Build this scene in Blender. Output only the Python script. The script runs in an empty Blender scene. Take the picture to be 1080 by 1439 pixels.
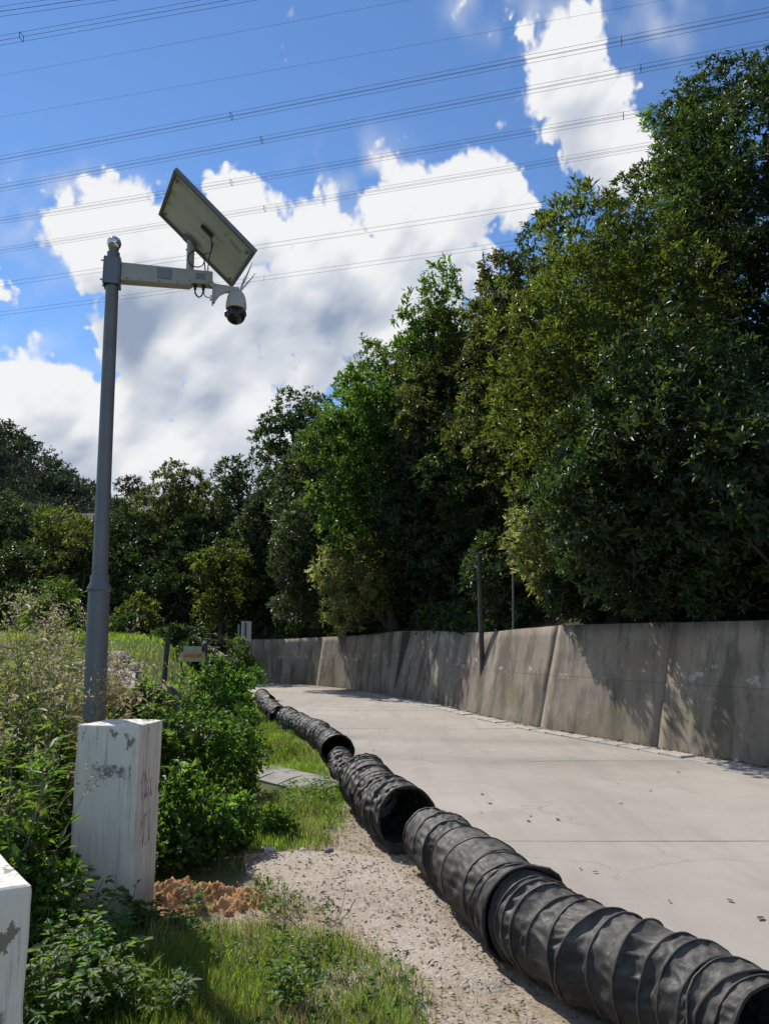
import bpy, math, random
import numpy as np
from mathutils import Vector, Matrix

# ------------------------------------------------------------------ camera, sky, sun, exposure
sc = bpy.context.scene
PITCH = math.radians(9.8)
F_PX = 1081.0                       # focal length in pixels of a 1080x1439 picture
CAM_H = 1.6
cam_d = bpy.data.cameras.new('camera')
cam = bpy.data.objects.new('camera', cam_d)
sc.collection.objects.link(cam)
cam_d.sensor_fit = 'VERTICAL'
cam_d.sensor_height = 36.0
cam_d.lens = 36.0 * F_PX / 1439.0
cam_d.clip_start = 0.05
cam_d.clip_end = 3000
cam.location = (0, 0, CAM_H)
cam.rotation_euler = (math.radians(90) + PITCH, 0, 0)
sc.camera = cam

SUN_AZ = math.radians(36)           # left of the viewing direction
SUN_EL = math.radians(46)
SUN = np.array([-math.sin(SUN_AZ) * math.cos(SUN_EL), math.cos(SUN_AZ) * math.cos(SUN_EL), math.sin(SUN_EL)])
sun_d = bpy.data.lights.new('sun', 'SUN')
sun_d.energy = 5.0
sun_d.angle = math.radians(0.53)
sun_d.color = (1.0, 0.95, 0.87)
sun = bpy.data.objects.new('sun', sun_d)
sc.collection.objects.link(sun)
sun.rotation_euler = Vector(SUN).to_track_quat('Z', 'Y').to_euler()

sc.view_settings.view_transform = 'Standard'
sc.view_settings.look = 'None'
sc.view_settings.gamma = 1.0
sc.view_settings.exposure = 0.0
sc.view_settings.use_curve_mapping = False
sc.render.engine = 'CYCLES'
sc.cycles.max_bounces = 6
sc.cycles.diffuse_bounces = 3
sc.cycles.glossy_bounces = 2
sc.cycles.transmission_bounces = 4
sc.cycles.use_denoising = True
sc.cycles.caustics_reflective = False
sc.cycles.caustics_refractive = False
sc.cycles.sample_clamp_indirect = 4.0


def ray(x, y):
    cx = (x - 540.0) / F_PX
    cy = (719.5 - y) / F_PX
    return np.array([cx, math.cos(PITCH) - cy * math.sin(PITCH), math.sin(PITCH) + cy * math.cos(PITCH)])


def at(x, y, Y):                     # the point of the world at distance Y in that direction
    d = ray(x, y)
    return d * (Y / d[1]) + np.array([0, 0, CAM_H])


def gp(x, y, z=0.0):                 # the point of a level at height z
    d = ray(x, y)
    return d * ((z - CAM_H) / d[2]) + np.array([0, 0, CAM_H])


def proj_y(P):
    P = np.asarray(P) - np.array([0, 0, CAM_H])
    d = P[1] * math.cos(PITCH) + P[2] * math.sin(PITCH)
    return 719.5 - F_PX * (-P[1] * math.sin(PITCH) + P[2] * math.cos(PITCH)) / d


# ------------------------------------------------------------------ node helper
class G:
    def __init__(self, tree):
        self.t = tree

    def n(self, kind, ins=None, **props):
        nd = self.t.nodes.new(kind)
        for k, v in props.items():
            setattr(nd, k, v)
        for k, v in (ins or {}).items():
            s = nd.inputs[k]
            if isinstance(v, bpy.types.NodeSocket):
                self.t.links.new(v, s)
            elif v is not None:
                s.default_value = v
        return nd

    def m(self, op, a, b=None, c=None, clamp=False):
        nd = self.t.nodes.new('ShaderNodeMath')
        nd.operation = op
        nd.use_clamp = clamp
        for i, v in enumerate((a, b, c)):
            if v is None:
                continue
            if isinstance(v, bpy.types.NodeSocket):
                self.t.links.new(v, nd.inputs[i])
            else:
                nd.inputs[i].default_value = v
        return nd.outputs[0]

    def vm(self, op, a, b=None, s=None):
        nd = self.t.nodes.new('ShaderNodeVectorMath')
        nd.operation = op
        for i, v in enumerate((a, b)):
            if v is None:
                continue
            if isinstance(v, bpy.types.NodeSocket):
                self.t.links.new(v, nd.inputs[i])
            else:
                nd.inputs[i].default_value = v
        if s is not None:
            if isinstance(s, bpy.types.NodeSocket):
                self.t.links.new(s, nd.inputs['Scale'])
            else:
                nd.inputs['Scale'].default_value = s
        return nd.outputs['Value'] if op in ('DOT_PRODUCT', 'LENGTH') else nd.outputs[0]

    def ss(self, v, a, b, lo=0.0, hi=1.0):
        nd = self.n('ShaderNodeMapRange', {'Value': v, 'From Min': a, 'From Max': b, 'To Min': lo, 'To Max': hi}, interpolation_type='SMOOTHSTEP')
        return nd.outputs[0]

    def mix(self, f, a, b, blend='MIX'):
        nd = self.t.nodes.new('ShaderNodeMix')
        nd.data_type = 'RGBA'
        nd.blend_type = blend
        for i, v in ((0, f), (6, a), (7, b)):
            s = nd.inputs[i]
            if isinstance(v, bpy.types.NodeSocket):
                self.t.links.new(v, s)
            else:
                s.default_value = v if i == 0 else (tuple(v) + (1,) if len(v) == 3 else v)
        return nd.outputs[2]

    def noise(self, vec, scale, detail=4, rough=0.55, dist=0.0, out=0):
        return self.n('ShaderNodeTexNoise', {'Vector': vec, 'Scale': scale, 'Detail': detail, 'Roughness': rough, 'Distortion': dist}).outputs[out]

    def link(self, a, b):
        self.t.links.new(a, b)


# ------------------------------------------------------------------ world: Nishita sky with cumulus clouds
world = bpy.data.worlds.new('World')
sc.world = world
world.use_nodes = True
wt = world.node_tree
wt.nodes.clear()
w = G(wt)

# clouds: a coverage and shade map over the upper half of the sky, computed here (azimuth x elevation, 12 px per degree)
CW, CH = 4320, 1080
AZ0 = -math.pi


def band_noise(f0, seed, width=0.55):
    """periodic noise with waves of about f0 cycles per radian"""
    rr = np.random.default_rng(seed)
    sp = np.fft.rfft2(rr.normal(size=(CH, CW)).astype(np.float32))
    ky = np.fft.fftfreq(CH, (math.pi / 2) / CH)[:, None]
    kx = np.fft.rfftfreq(CW, 2 * math.pi / CW)[None, :]
    k = np.sqrt(kx * kx + ky * ky)
    n_ = np.fft.irfft2(sp * np.exp(-(np.log((k + 1e-6) / f0) / width) ** 2) / (k + 0.1), s=(CH, CW))
    return (n_ / n_.std()).astype(np.float32)


def blur(a_, sig):
    ky = np.fft.fftfreq(CH)[:, None]
    kx = np.fft.rfftfreq(CW)[None, :]
    return np.fft.irfft2(np.fft.rfft2(a_) * np.exp(-2 * (math.pi * sig) ** 2 * (kx * kx + ky * ky)), s=(CH, CW)).astype(np.float32)


def azel(x, y):
    d_ = ray(x, y)
    return math.atan2(d_[0], d_[1]), math.atan2(d_[2], math.hypot(d_[0], d_[1]))


el_ax = (np.arange(CH) + 0.5) / CH * math.pi / 2
az_ax = AZ0 + (np.arange(CW) + 0.5) / CW * 2 * math.pi
# heaps of cumulus: picture position that fixes the direction, radius in milliradians, weight
HEAPS = [
    (75, 318, 26, 1.0), (112, 300, 34, 1.0), (160, 285, 32, 1.0), (205, 315, 40, 1.0), (262, 315, 38, 1.0), (325, 275, 32, 1.1), (350, 295, 32, 1.0), (125, 350, 36, 1.0),
    (300, 360, 60, 1.0), (405, 335, 42, 1.0), (455, 345, 30, 1.0), (490, 385, 52, 1.0), (528, 280, 24, 1.0), (570, 268, 30, 1.0), (610, 290, 44, 1.0), (660, 255, 32, 1.1), (705, 272, 32, 1.0), (732, 295, 20, 1.0),
    (440, 400, 50, 1.0), (430, 450, 44, .95), (480, 450, 40, .9), (560, 350, 56, 1.0), (640, 340, 56, 1.0), (535, 425, 48, .9), (600, 410, 56, 1.0), (195, 410, 54, 1.0), (185, 480, 36, .95),
    (240, 400, 56, 1.0), (270, 460, 62, 1.0), (370, 445, 56, 1.0), (420, 505, 44, .9), (350, 510, 40, .9), (470, 525, 28, .9), (220, 500, 40, .9), (640, 470, 56, 1.0),
    (5, 532, 28, 1.05), (40, 560, 36, 1.0), (85, 575, 32, 1.0), (25, 612, 60, 1.0), (110, 620, 60, 1.0), (190, 560, 34, 1.0), (225, 570, 30, 1.0), (270, 592, 30, 1.0), (310, 575, 28, 1.0), (345, 572, 28, 1.0),
    (30, 690, 60, 1.0), (130, 700, 60, 1.0), (240, 700, 60, 1.0), (340, 690, 60, 1.0), (200, 640, 66, 1.0), (310, 640, 66, 1.0), (400, 640, 60, 1.0), (5, 398, 30, 1.0), (48, 470, 12, .8),
    (822, 50, 20, 1.15), (798, 78, 27, 1.2), (772, 105, 26, 1.15), (812, 125, 40, 1.1), (780, 140, 26, 1.1), (800, 165, 30, 1.0), (845, 165, 34, 1.0), (835, 205, 34, 1.0), (880, 205, 26, 1.0), (885, 230, 34, 1.0), (862, 130, 20, .95), (925, 240, 34, 1.0),
    (722, 28, 18, .60), (738, 42, 15, .62), (815, 5, 18, .70), (842, 12, 18, .60), (485, 226, 20, .58), (530, 216, 17, .58), (455, 266, 17, .66), (434, 276, 12, .6), (650, 2, 13, .55), (120, 255, 12, .5), (490, 165, 10, .5), (705, 178, 10, .5), (510, 465, 26, .62), (545, 455, 26, .62), (300, 545, 30, .55),
]
tot = np.zeros((CH, CW), np.float32)
for (x, y, r_, wgt) in HEAPS:
    a_, e_ = azel(x, y)
    rr_ = r_ * 0.001
    j0, j1 = np.searchsorted(el_ax, [e_ - 3 * rr_, e_ + 3 * rr_])
    i0, i1 = np.searchsorted(az_ax, [a_ - 3.5 * rr_ / math.cos(e_), a_ + 3.5 * rr_ / math.cos(e_)])
    dx = (az_ax[None, i0:i1] - a_) * math.cos(e_)
    dy = el_ax[j0:j1, None] - e_
    tot[j0:j1, i0:i1] = np.maximum(tot[j0:j1, i0:i1], 0) + wgt * np.exp(-0.95 * (dx * dx + dy * dy) / rr_ ** 2)
tot = 1.15 * (1 - np.exp(-tot * 1.1))
# broken cumulus of the same kind over the rest of the sky
lowf = band_noise(1.4, 1)
fa, fe = azel(540, 420)
dist = np.sqrt(((az_ax[None, :] - fa) / 0.62) ** 2 + ((el_ax[:, None] - fe) / 0.62) ** 2)
gen = np.clip((lowf - 0.15) * 1.1, 0, 1.1) * np.clip((dist - 0.95) / 0.35, 0, 1) * np.clip(el_ax[:, None] / 0.12, 0, 1)
tot = np.maximum(tot, gen.astype(np.float32))
B = [band_noise(f_, 20 + i) for i, f_ in enumerate((6.0, 11.0, 21.0, 40.0, 75.0, 140.0))]
amp = (0.34, 0.32, 0.22, 0.12, 0.065, 0.03)
bil = sum(a_ * (np.abs(b_) - 0.8) for a_, b_ in zip(amp, B))
wis = sum(a_ * b_ for a_, b_ in zip(amp, (B[0], B[2][::-1], B[1], B[4], B[3][:, ::-1], B[5])))
dn = tot + 0.44 * bil + 0.22 * wis - 0.47
# veils: thin grey sheets between the heaps
veil = np.zeros_like(tot)
for (x, y, rx_, ry_, wgt) in ((455, 465, 95, 80, 2.2), (530, 435, 80, 85, 1.8), (420, 420, 80, 50, .5), (500, 240, 60, 40, .42), (725, 30, 30, 40, .5), (820, 10, 60, 20, .5), (130, 330, 120, 60, .4), (290, 560, 110, 40, .55), (200, 660, 260, 60, .8), (60, 470, 60, 40, .12), (650, 10, 30, 30, .3), (940, 30, 60, 40, .25), (120, 250, 50, 20, .3)):
    a_, e_ = azel(x, y)
    veil += wgt * np.exp(-(((az_ax[None, :] - a_) * F_PX / rx_) ** 2 + ((el_ax[:, None] - e_) * F_PX / ry_) ** 2)).astype(np.float32)
softw = 0.20 + 0.24 * np.clip(blur(wis, 5) + 0.25, 0, 1)
cov = np.clip(dn / softw, 0, 1)
cov = cov * cov * (3 - 2 * cov)
vcov = np.clip(veil * (0.62 + 0.9 * blur(wis, 3) + 0.25 * wis), 0, 0.93)
thk = np.clip(dn, 0, 1.4)
# light from the upper left: cloud on the way to the sun, and the relief of the heads
occ = np.zeros_like(thk)
body = blur(np.clip(dn + 0.10, 0, 0.9), 9)
for st_k, wk in ((12, 0.20), (28, 0.26), (50, 0.28), (80, 0.26)):
    occ += wk * np.roll(body, (-int(st_k * 0.90), int(st_k * 0.35)), (0, 1))
hgt = blur(0.5 * thk + 0.75 * bil, 1.6)
gyy, gxx = np.gradient(hgt)
hg2 = blur(0.7 * thk + 0.8 * bil, 6)
gy2, gx2 = np.gradient(hg2)
rel = (-gyy * 0.88 + gxx * 0.40) * 2.4 + (-gy2 * 0.88 + gx2 * 0.40) * 9.0
low = blur(B[0], 14)
lit = 1.08 - 1.25 * np.clip(occ - 0.16, 0, 0.62) ** 1.1 * (1.0 - 0.45 * low) + 0.34 * np.clip(rel, -0.7, 0.7)
lit = np.clip(lit, 0, 1)
lit = lit * cov + (1 - cov) * np.clip(0.78 - 0.75 * np.clip(veil, 0, 1) + 0.3 * blur(wis, 4), 0.1, 0.9)
cov = 1 - (1 - cov) * (1 - vcov)
pix = np.zeros((CH, CW, 4), np.float32)
pix[..., 0] = cov
pix[..., 1] = lit
pix[..., 3] = 1
cimg = bpy.data.images.new('cloud_map', CW, CH, alpha=False, float_buffer=False)
cimg.colorspace_settings.name = 'Non-Color'
cimg.pixels.foreach_set(pix.ravel())
cimg.update()
cimg.pack()
del pix, B, low, body, bil, wis, gyy, gxx, gy2, gx2, occ, rel, veil, vcov, hgt, hg2

vdir = w.n('ShaderNodeTexCoord').outputs['Generated']
vs = w.n('ShaderNodeSeparateXYZ', {'Vector': vdir})
u_ = w.m('ADD', w.m('DIVIDE', w.m('ARCTAN2', vs.outputs[0], vs.outputs[1]), 2 * math.pi), 0.5)
v_ = w.m('DIVIDE', w.m('ARCSINE', w.m('MAXIMUM', vs.outputs[2], 0.0)), math.pi / 2)
cuv = w.n('ShaderNodeCombineXYZ', {'X': u_, 'Y': v_, 'Z': 0.0}).outputs[0]
ct = w.n('ShaderNodeTexImage', {'Vector': cuv}, image=cimg, interpolation='Linear', extension='EXTEND')
cs = w.n('ShaderNodeSeparateColor', {'Color': ct.outputs[0]})
CLOUD_LIT = (0.90, 0.905, 0.92)
CLOUD_MID = (0.60, 0.645, 0.72)
CLOUD_DIM = (0.30, 0.37, 0.50)
cm1 = w.mix(w.ss(cs.outputs[1], 0.0, 0.55), CLOUD_DIM, CLOUD_MID)
ccol = w.mix(w.ss(cs.outputs[1], 0.45, 1.0), cm1, CLOUD_LIT)
alpha = cs.outputs[0]
sky = w.n('ShaderNodeTexSky', sky_type='NISHITA', sun_disc=False)
sky.sun_elevation = SUN_EL
sky.sun_rotation = -SUN_AZ
sky.altitude = 150
sky.air_density = 1.0
sky.dust_density = 0.0
sky.ozone_density = 3.0
SKY_STRENGTH = 0.118
skyc = w.vm('MULTIPLY', w.vm('SCALE', sky.outputs[0], s=SKY_STRENGTH), (0.88, 1.06, 1.24))
col = w.mix(alpha, skyc, ccol)
bg = w.n('ShaderNodeBackground', {'Color': col, 'Strength': 1.0})
wo = w.n('ShaderNodeOutputWorld', {'Surface': bg.outputs[0]})
world.cycles.sampling_method = 'MANUAL'
world.cycles.sample_map_resolution = 512

# ------------------------------------------------------------------ object helpers
rng = np.random.default_rng(7)
random.seed(7)
COL = sc.collection


def link_mesh(name, me, mat=None, parent=None):
    o = bpy.data.objects.new(name, me)
    COL.objects.link(o)
    if mat is not None and not me.materials:
        me.materials.append(mat)
    if parent is not None:
        o.parent = parent
    return o


def tag(o, label=None, cat=None, group=None, kind=None):
    for k, v in (('label', label), ('category', cat), ('group', group), ('kind', kind)):
        if v:
            o[k] = v
    return o


def empty(name, loc=(0, 0, 0)):
    o = bpy.data.objects.new(name, None)
    o.empty_display_size = 0.2
    o.location = loc
    COL.objects.link(o)
    return o


def np_mesh(name, V, F, smooth=False, uv=None):
    """V (n,3); F (m,k) with equal k"""
    V = np.asarray(V, dtype=np.float32)
    F = np.asarray(F, dtype=np.int32)
    me = bpy.data.meshes.new(name)
    me.vertices.add(len(V))
    me.vertices.foreach_set('co', V.ravel())
    m, k = F.shape
    me.loops.add(m * k)
    me.loops.foreach_set('vertex_index', F.ravel())
    me.polygons.add(m)
    me.polygons.foreach_set('loop_start', np.arange(0, m * k, k, dtype=np.int32))
    if uv is not None:
        ul = me.uv_layers.new(name='uv')
        ul.data.foreach_set('uv', np.asarray(uv, dtype=np.float32)[F.ravel()].ravel())
    me.update(calc_edges=True)
    if smooth:
        me.polygons.foreach_set('use_smooth', np.ones(m, dtype=bool))
    return me


class MB:
    """collects simple shapes for one mesh"""

    def __init__(self):
        self.v = []
        self.f = []
        self.sm = []

    def add(self, V, F, smooth=False):
        b = len(self.v)
        self.v += [tuple(map(float, p)) for p in V]
        for f in F:
            self.f.append([b + i for i in f])
            self.sm.append(smooth)

    def box(self, c, s, M=None):
        hx, hy, hz = s[0] / 2, s[1] / 2, s[2] / 2
        P = np.array([[x, y, z] for z in (-hz, hz) for y in (-hy, hy) for x in (-hx, hx)])
        if M is not None:
            P = P @ np.asarray(M).T
        P = P + np.asarray(c)
        self.add(P, [(0, 2, 3, 1), (4, 5, 7, 6), (0, 1, 5, 4), (2, 6, 7, 3), (0, 4, 6, 2), (1, 3, 7, 5)])

    def bbox(self, c, s, b=0.01, M=None):
        """box with chamfered edges"""
        h = np.array(s) / 2.0
        P, idx = [], {}
        for sx in (-1, 1):
            for sy in (-1, 1):
                for sz in (-1, 1):
                    for ax in range(3):
                        p = np.array([sx, sy, sz]) * h
                        for a in range(3):
                            if a != ax:
                                p[a] -= np.sign(p[a]) * b
                        idx[(sx, sy, sz, ax)] = len(P)
                        P.append(p)
        F = []
        for ax in range(3):
            o = [a for a in range(3) if a != ax]
            for s0 in (-1, 1):
                q = []
                for (a, c2) in ((-1, -1), (1, -1), (1, 1), (-1, 1)):
                    k = [0, 0, 0]
                    k[ax] = s0
                    k[o[0]] = a
                    k[o[1]] = c2
                    q.append(idx[(k[0], k[1], k[2], ax)])
                F.append(q)
        for ax in range(3):
            o = [a for a in range(3) if a != ax]
            for a in (-1, 1):
                for c2 in (-1, 1):
                    q = []
                    for s0, fa in ((-1, 0), (1, 0), (1, 1), (-1, 1)):
                        k = [0, 0, 0]
                        k[ax] = s0
                        k[o[0]] = a
                        k[o[1]] = c2
                        q.append(idx[(k[0], k[1], k[2], o[fa])])
                    F.append(q)
        for sx in (-1, 1):
            for sy in (-1, 1):
                for sz in (-1, 1):
                    F.append([idx[(sx, sy, sz, a)] for a in range(3)])
        P = np.array(P)
        if M is not None:
            P = P @ np.asarray(M).T
        self.add(P + np.asarray(c), F)

    def tube(self, pts, rad, n=8, caps=True):
        pts = np.asarray(pts, float)
        if np.isscalar(rad):
            rad = [rad] * len(pts)
        T = np.gradient(pts, axis=0)
        T /= np.linalg.norm(T, axis=1)[:, None] + 1e-9
        ref = np.array([0, 0, 1.0]) if abs(T[0][2]) < 0.9 else np.array([1.0, 0, 0])
        u = np.cross(T[0], ref)
        u /= np.linalg.norm(u)
        V = []
        for i in range(len(pts)):
            u = u - T[i] * np.dot(u, T[i])
            u /= np.linalg.norm(u)
            v = np.cross(T[i], u)
            for k in range(n):
                a = 2 * math.pi * k / n
                V.append(pts[i] + rad[i] * (math.cos(a) * u + math.sin(a) * v))
        F = []
        for i in range(len(pts) - 1):
            for k in range(n):
                a, b = i * n + k, i * n + (k + 1) % n
                F.append((a, b, b + n, a + n))
        if caps:
            F.append(tuple(range(n - 1, -1, -1)))
            F.append(tuple((len(pts) - 1) * n + k for k in range(n)))
        self.add(V, F, True)

    def lathe(self, prof, c=(0, 0, 0), n=24, M=None):
        V = []
        for (r, z) in prof:
            for k in range(n):
                a = 2 * math.pi * k / n
                V.append((r * math.cos(a), r * math.sin(a), z))
        V = np.array(V)
        if M is not None:
            V = V @ np.asarray(M).T
        V = V + np.asarray(c)
        F = []
        for i in range(len(prof) - 1):
            for k in range(n):
                a, b = i * n + k, i * n + (k + 1) % n
                F.append((a, b, b + n, a + n))
        F.append(tuple(range(n - 1, -1, -1)))
        F.append(tuple((len(prof) - 1) * n + k for k in range(n)))
        self.add(V, F, True)

    def build(self, name, mat, parent=None):
        me = bpy.data.meshes.new(name)
        me.from_pydata(self.v, [], self.f)
        me.polygons.foreach_set('use_smooth', np.array(self.sm, dtype=bool))
        me.update()
        if any(self.sm):
            try:
                me.set_sharp_from_angle(angle=math.radians(40))
            except Exception:
                pass
        return link_mesh(name, me, mat, parent)


def sines(P, seed, freq, octaves=4):
    """cheap smooth noise in about -1..1 at points P (n,3)"""
    r = np.random.default_rng(seed)
    P = np.asarray(P, float)
    out = np.zeros(len(P))
    amp, tot = 1.0, 0.0
    for o in range(octaves):
        for _ in range(3):
            k = r.normal(size=3)
            k *= freq / np.linalg.norm(k) * r.uniform(0.7, 1.3)
            out += amp * np.sin(P @ k + r.uniform(0, 6.28)) / 1.7
        tot += amp
        amp *= 0.55
        freq *= 2.07
    return out / tot


# ------------------------------------------------------------------ materials
def new_mat(name):
    m = bpy.data.materials.new(name)
    m.use_nodes = True
    m.node_tree.nodes.clear()
    return m, G(m.node_tree)


def finish(gm, shader, disp=None):
    gm.n('ShaderNodeOutputMaterial', {'Surface': shader})


def bump(gm, h, strength=0.4, dist=0.01):
    return gm.n('ShaderNodeBump', {'Height': h, 'Strength': strength, 'Distance': dist}).outputs[0]


def plain(name, colour, rough=0.5, metal=0.0, var=0.15, scale=6.0, bmp=0.0):
    m, q = new_mat(name)
    co = q.n('ShaderNodeTexCoord').outputs['Object']
    n = q.noise(co, scale, 5, 0.6)
    n2 = q.noise(co, scale * 9, 3, 0.6)
    f = q.m('ADD', q.m('MULTIPLY', n, 0.7), q.m('MULTIPLY', n2, 0.3))
    c = q.mix(q.ss(f, 0.3, 0.7), [v * (1 - var) for v in colour], [min(1, v * (1 + var)) for v in colour])
    ins = {'Base Color': c, 'Roughness': rough, 'Metallic': metal}
    if bmp:
        ins['Normal'] = bump(q, n2, bmp, 0.004)
    finish(q, q.n('ShaderNodeBsdfPrincipled', ins).outputs[0])
    return m


def leaf_mat(name, colour, trans=None, rough=0.42, spec=0.5, var=0.35, hue=0.02, trans_w=0.45, patch=0.6):
    """two sided leaf: glossy cuticle and light passing through; each leaf its own tone"""
    m, q = new_mat(name)
    geo = q.n('ShaderNodeNewGeometry')
    rnd = geo.outputs['Random Per Island']
    oi = q.n('ShaderNodeObjectInfo').outputs['Random']
    pos = geo.outputs['Position']
    big = q.noise(pos, patch, 2, 0.5)
    val = q.m('ADD', 1.0 - var, q.m('MULTIPLY', rnd, 2 * var))
    val = q.m('MULTIPLY', val, q.ss(big, 0.25, 0.75, 0.75, 1.3))
    hu = q.m('ADD', 0.5 - hue, q.m('MULTIPLY', q.n('ShaderNodeTexWhiteNoise', {'W': rnd}, noise_dimensions='1D').outputs[0], 2 * hue))
    hu = q.m('ADD', hu, q.m('MULTIPLY', q.m('SUBTRACT', big, 0.5), 0.05))
    hs = q.n('ShaderNodeHueSaturation', {'Hue': hu, 'Saturation': 1.0, 'Value': val, 'Color': tuple(colour) + (1,)})
    c = hs.outputs[0]
    tcol = trans or (colour[0] * 1.7 + 0.01, colour[1] * 1.7 + 0.01, colour[2] * 0.6)
    ht = q.n('ShaderNodeHueSaturation', {'Hue': hu, 'Saturation': 1.0, 'Value': val, 'Color': tuple(tcol) + (1,)})
    p = q.n('ShaderNodeBsdfPrincipled', {'Base Color': c, 'Roughness': rough, 'Specular IOR Level': spec})
    t = q.n('ShaderNodeBsdfTranslucent', {'Color': ht.outputs[0]})
    mx = q.n('ShaderNodeMixShader', {'Fac': trans_w, 1: p.outputs[0], 2: t.outputs[0]})
    finish(q, mx.outputs[0])
    return m


M = {}
M['bark'] = plain('bark', (0.05, 0.042, 0.034), 0.9, 0, 0.4, 5, 0.8)
M['stem'] = plain('green_stem', (0.09, 0.12, 0.035), 0.6, 0, 0.3, 12)
M['dry_stem'] = plain('dry_stem', (0.25, 0.19, 0.10), 0.8, 0, 0.3, 12)
M['leaf_olive'] = leaf_mat('leaf_olive', (0.036, 0.052, 0.015), (0.19, 0.25, 0.022), 0.46, 0.3, 0.5, 0.025, 0.40)
M['leaf_gloss'] = leaf_mat('leaf_gloss', (0.028, 0.046, 0.019), (0.09, 0.15, 0.022), 0.45, 0.32, 0.5, 0.025, 0.32)
M['leaf_bright'] = leaf_mat('leaf_bright', (0.038, 0.074, 0.015), (0.15, 0.28, 0.025), 0.45, 0.32, 0.45, 0.025, 0.44)
M['leaf_brown'] = leaf_mat('leaf_brown', (0.044, 0.054, 0.018), (0.17, 0.20, 0.03), 0.48, 0.3, 0.45, 0.03, 0.38)
M['leaf_pale'] = leaf_mat('leaf_pale', (0.14, 0.145, 0.05), (0.40, 0.43, 0.10), 0.5, 0.4, 0.4, 0.025, 0.45)
M['leaf_grey'] = leaf_mat('leaf_grey', (0.038, 0.054, 0.028), (0.12, 0.18, 0.04), 0.44, 0.36, 0.4, 0.02, 0.34)
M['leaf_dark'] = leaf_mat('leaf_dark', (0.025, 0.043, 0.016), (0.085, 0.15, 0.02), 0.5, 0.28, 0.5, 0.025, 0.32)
M['leaf_far'] = leaf_mat('leaf_far', (0.034, 0.048, 0.030), (0.06, 0.09, 0.03), 0.6, 0.3, 0.35, 0.02, 0.25, 0.08)
M['leaf_shrub'] = leaf_mat('leaf_shrub', (0.045, 0.090, 0.018), (0.18, 0.33, 0.03), 0.5, 0.3, 0.5, 0.03, 0.44, 1.2)
M['leaf_weed'] = leaf_mat('leaf_weed', (0.058, 0.110, 0.022), (0.23, 0.39, 0.035), 0.5, 0.3, 0.45, 0.03, 0.44, 1.5)
M['grass'] = leaf_mat('grass_blade', (0.095, 0.150, 0.026), (0.32, 0.47, 0.045), 0.5, 0.35, 0.5, 0.035, 0.48, 1.3)
M['grass_dry'] = leaf_mat('dry_grass', (0.30, 0.24, 0.12), (0.42, 0.34, 0.15), 0.7, 0.2, 0.35, 0.02, 0.35, 1.5)
M['weed_tall'] = leaf_mat('tall_weed_leaf', (0.085, 0.125, 0.035), (0.27, 0.34, 0.06), 0.5, 0.4, 0.45, 0.04, 0.42, 1.0)
M['plume'] = leaf_mat('dry_plume', (0.42, 0.34, 0.22), (0.5, 0.42, 0.26), 0.8, 0.1, 0.3, 0.02, 0.4, 1.5)


def road_mat():
    m, q = new_mat('road_concrete')
    pos = q.n('ShaderNodeNewGeometry').outputs['Position']
    big = q.noise(pos, 0.35, 5, 0.6)
    mid = q.noise(pos, 2.2, 6, 0.65)
    fine = q.noise(pos, 90, 3, 0.6)
    grit = q.n('ShaderNodeTexVoronoi', {'Vector': pos, 'Scale': 160.0}).outputs[0]
    c = q.mix(q.ss(big, 0.3, 0.7), (0.335, 0.294, 0.248), (0.425, 0.382, 0.330))
    c = q.mix(q.m('MULTIPLY', q.ss(mid, 0.52, 0.8), 0.5), c, (0.27, 0.24, 0.205))
    # faint wheel streaks along the road
    st = q.noise(q.vm('MULTIPLY', pos, (2.2, 0.22, 1.0)), 1.4, 4, 0.6)
    c = q.mix(q.m('MULTIPLY', q.ss(st, 0.45, 0.7), 0.5), c, (0.285, 0.25, 0.215))
    crv = q.n('ShaderNodeTexVoronoi', {'Vector': q.vm('ADD', pos, q.vm('SCALE', q.n('ShaderNodeTexNoise', {'Vector': pos, 'Scale': 1.6, 'Detail': 5.0}).outputs[1], s=0.8)), 'Scale': 0.42}, feature='DISTANCE_TO_EDGE').outputs[0]
    crack = q.m('MULTIPLY', q.ss(crv, 0.006, 0.001), q.ss(q.noise(pos, 0.7, 3, 0.5), 0.48, 0.56))
    c = q.mix(q.m('MULTIPLY', crack, 0.3), c, (0.10, 0.085, 0.07))
    dirt = q.m('MULTIPLY', q.ss(q.noise(q.vm('ADD', pos, (7, 3, 0)), 0.9, 7, 0.7), 0.50, 0.72), 0.5)
    c = q.mix(dirt, c, (0.27, 0.225, 0.175))
    c = q.mix(q.m('MULTIPLY', q.ss(fine, 0.35, 0.75), 0.30), c, (0.45, 0.42, 0.38))
    spots = q.ss(q.noise(pos, 26, 2, 0.5), 0.70, 0.78)
    c = q.mix(q.m('MULTIPLY', spots, 0.18), c, (0.18, 0.15, 0.12))
    h = q.m('ADD', q.m('MULTIPLY', fine, 0.6), q.m('MULTIPLY', grit, 0.4))
    finish(q, q.n('ShaderNodeBsdfPrincipled', {'Base Color': c, 'Roughness': 0.82, 'Specular IOR Level': 0.3, 'Normal': bump(q, h, 0.35, 0.004)}).outputs[0])
    return m


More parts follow.
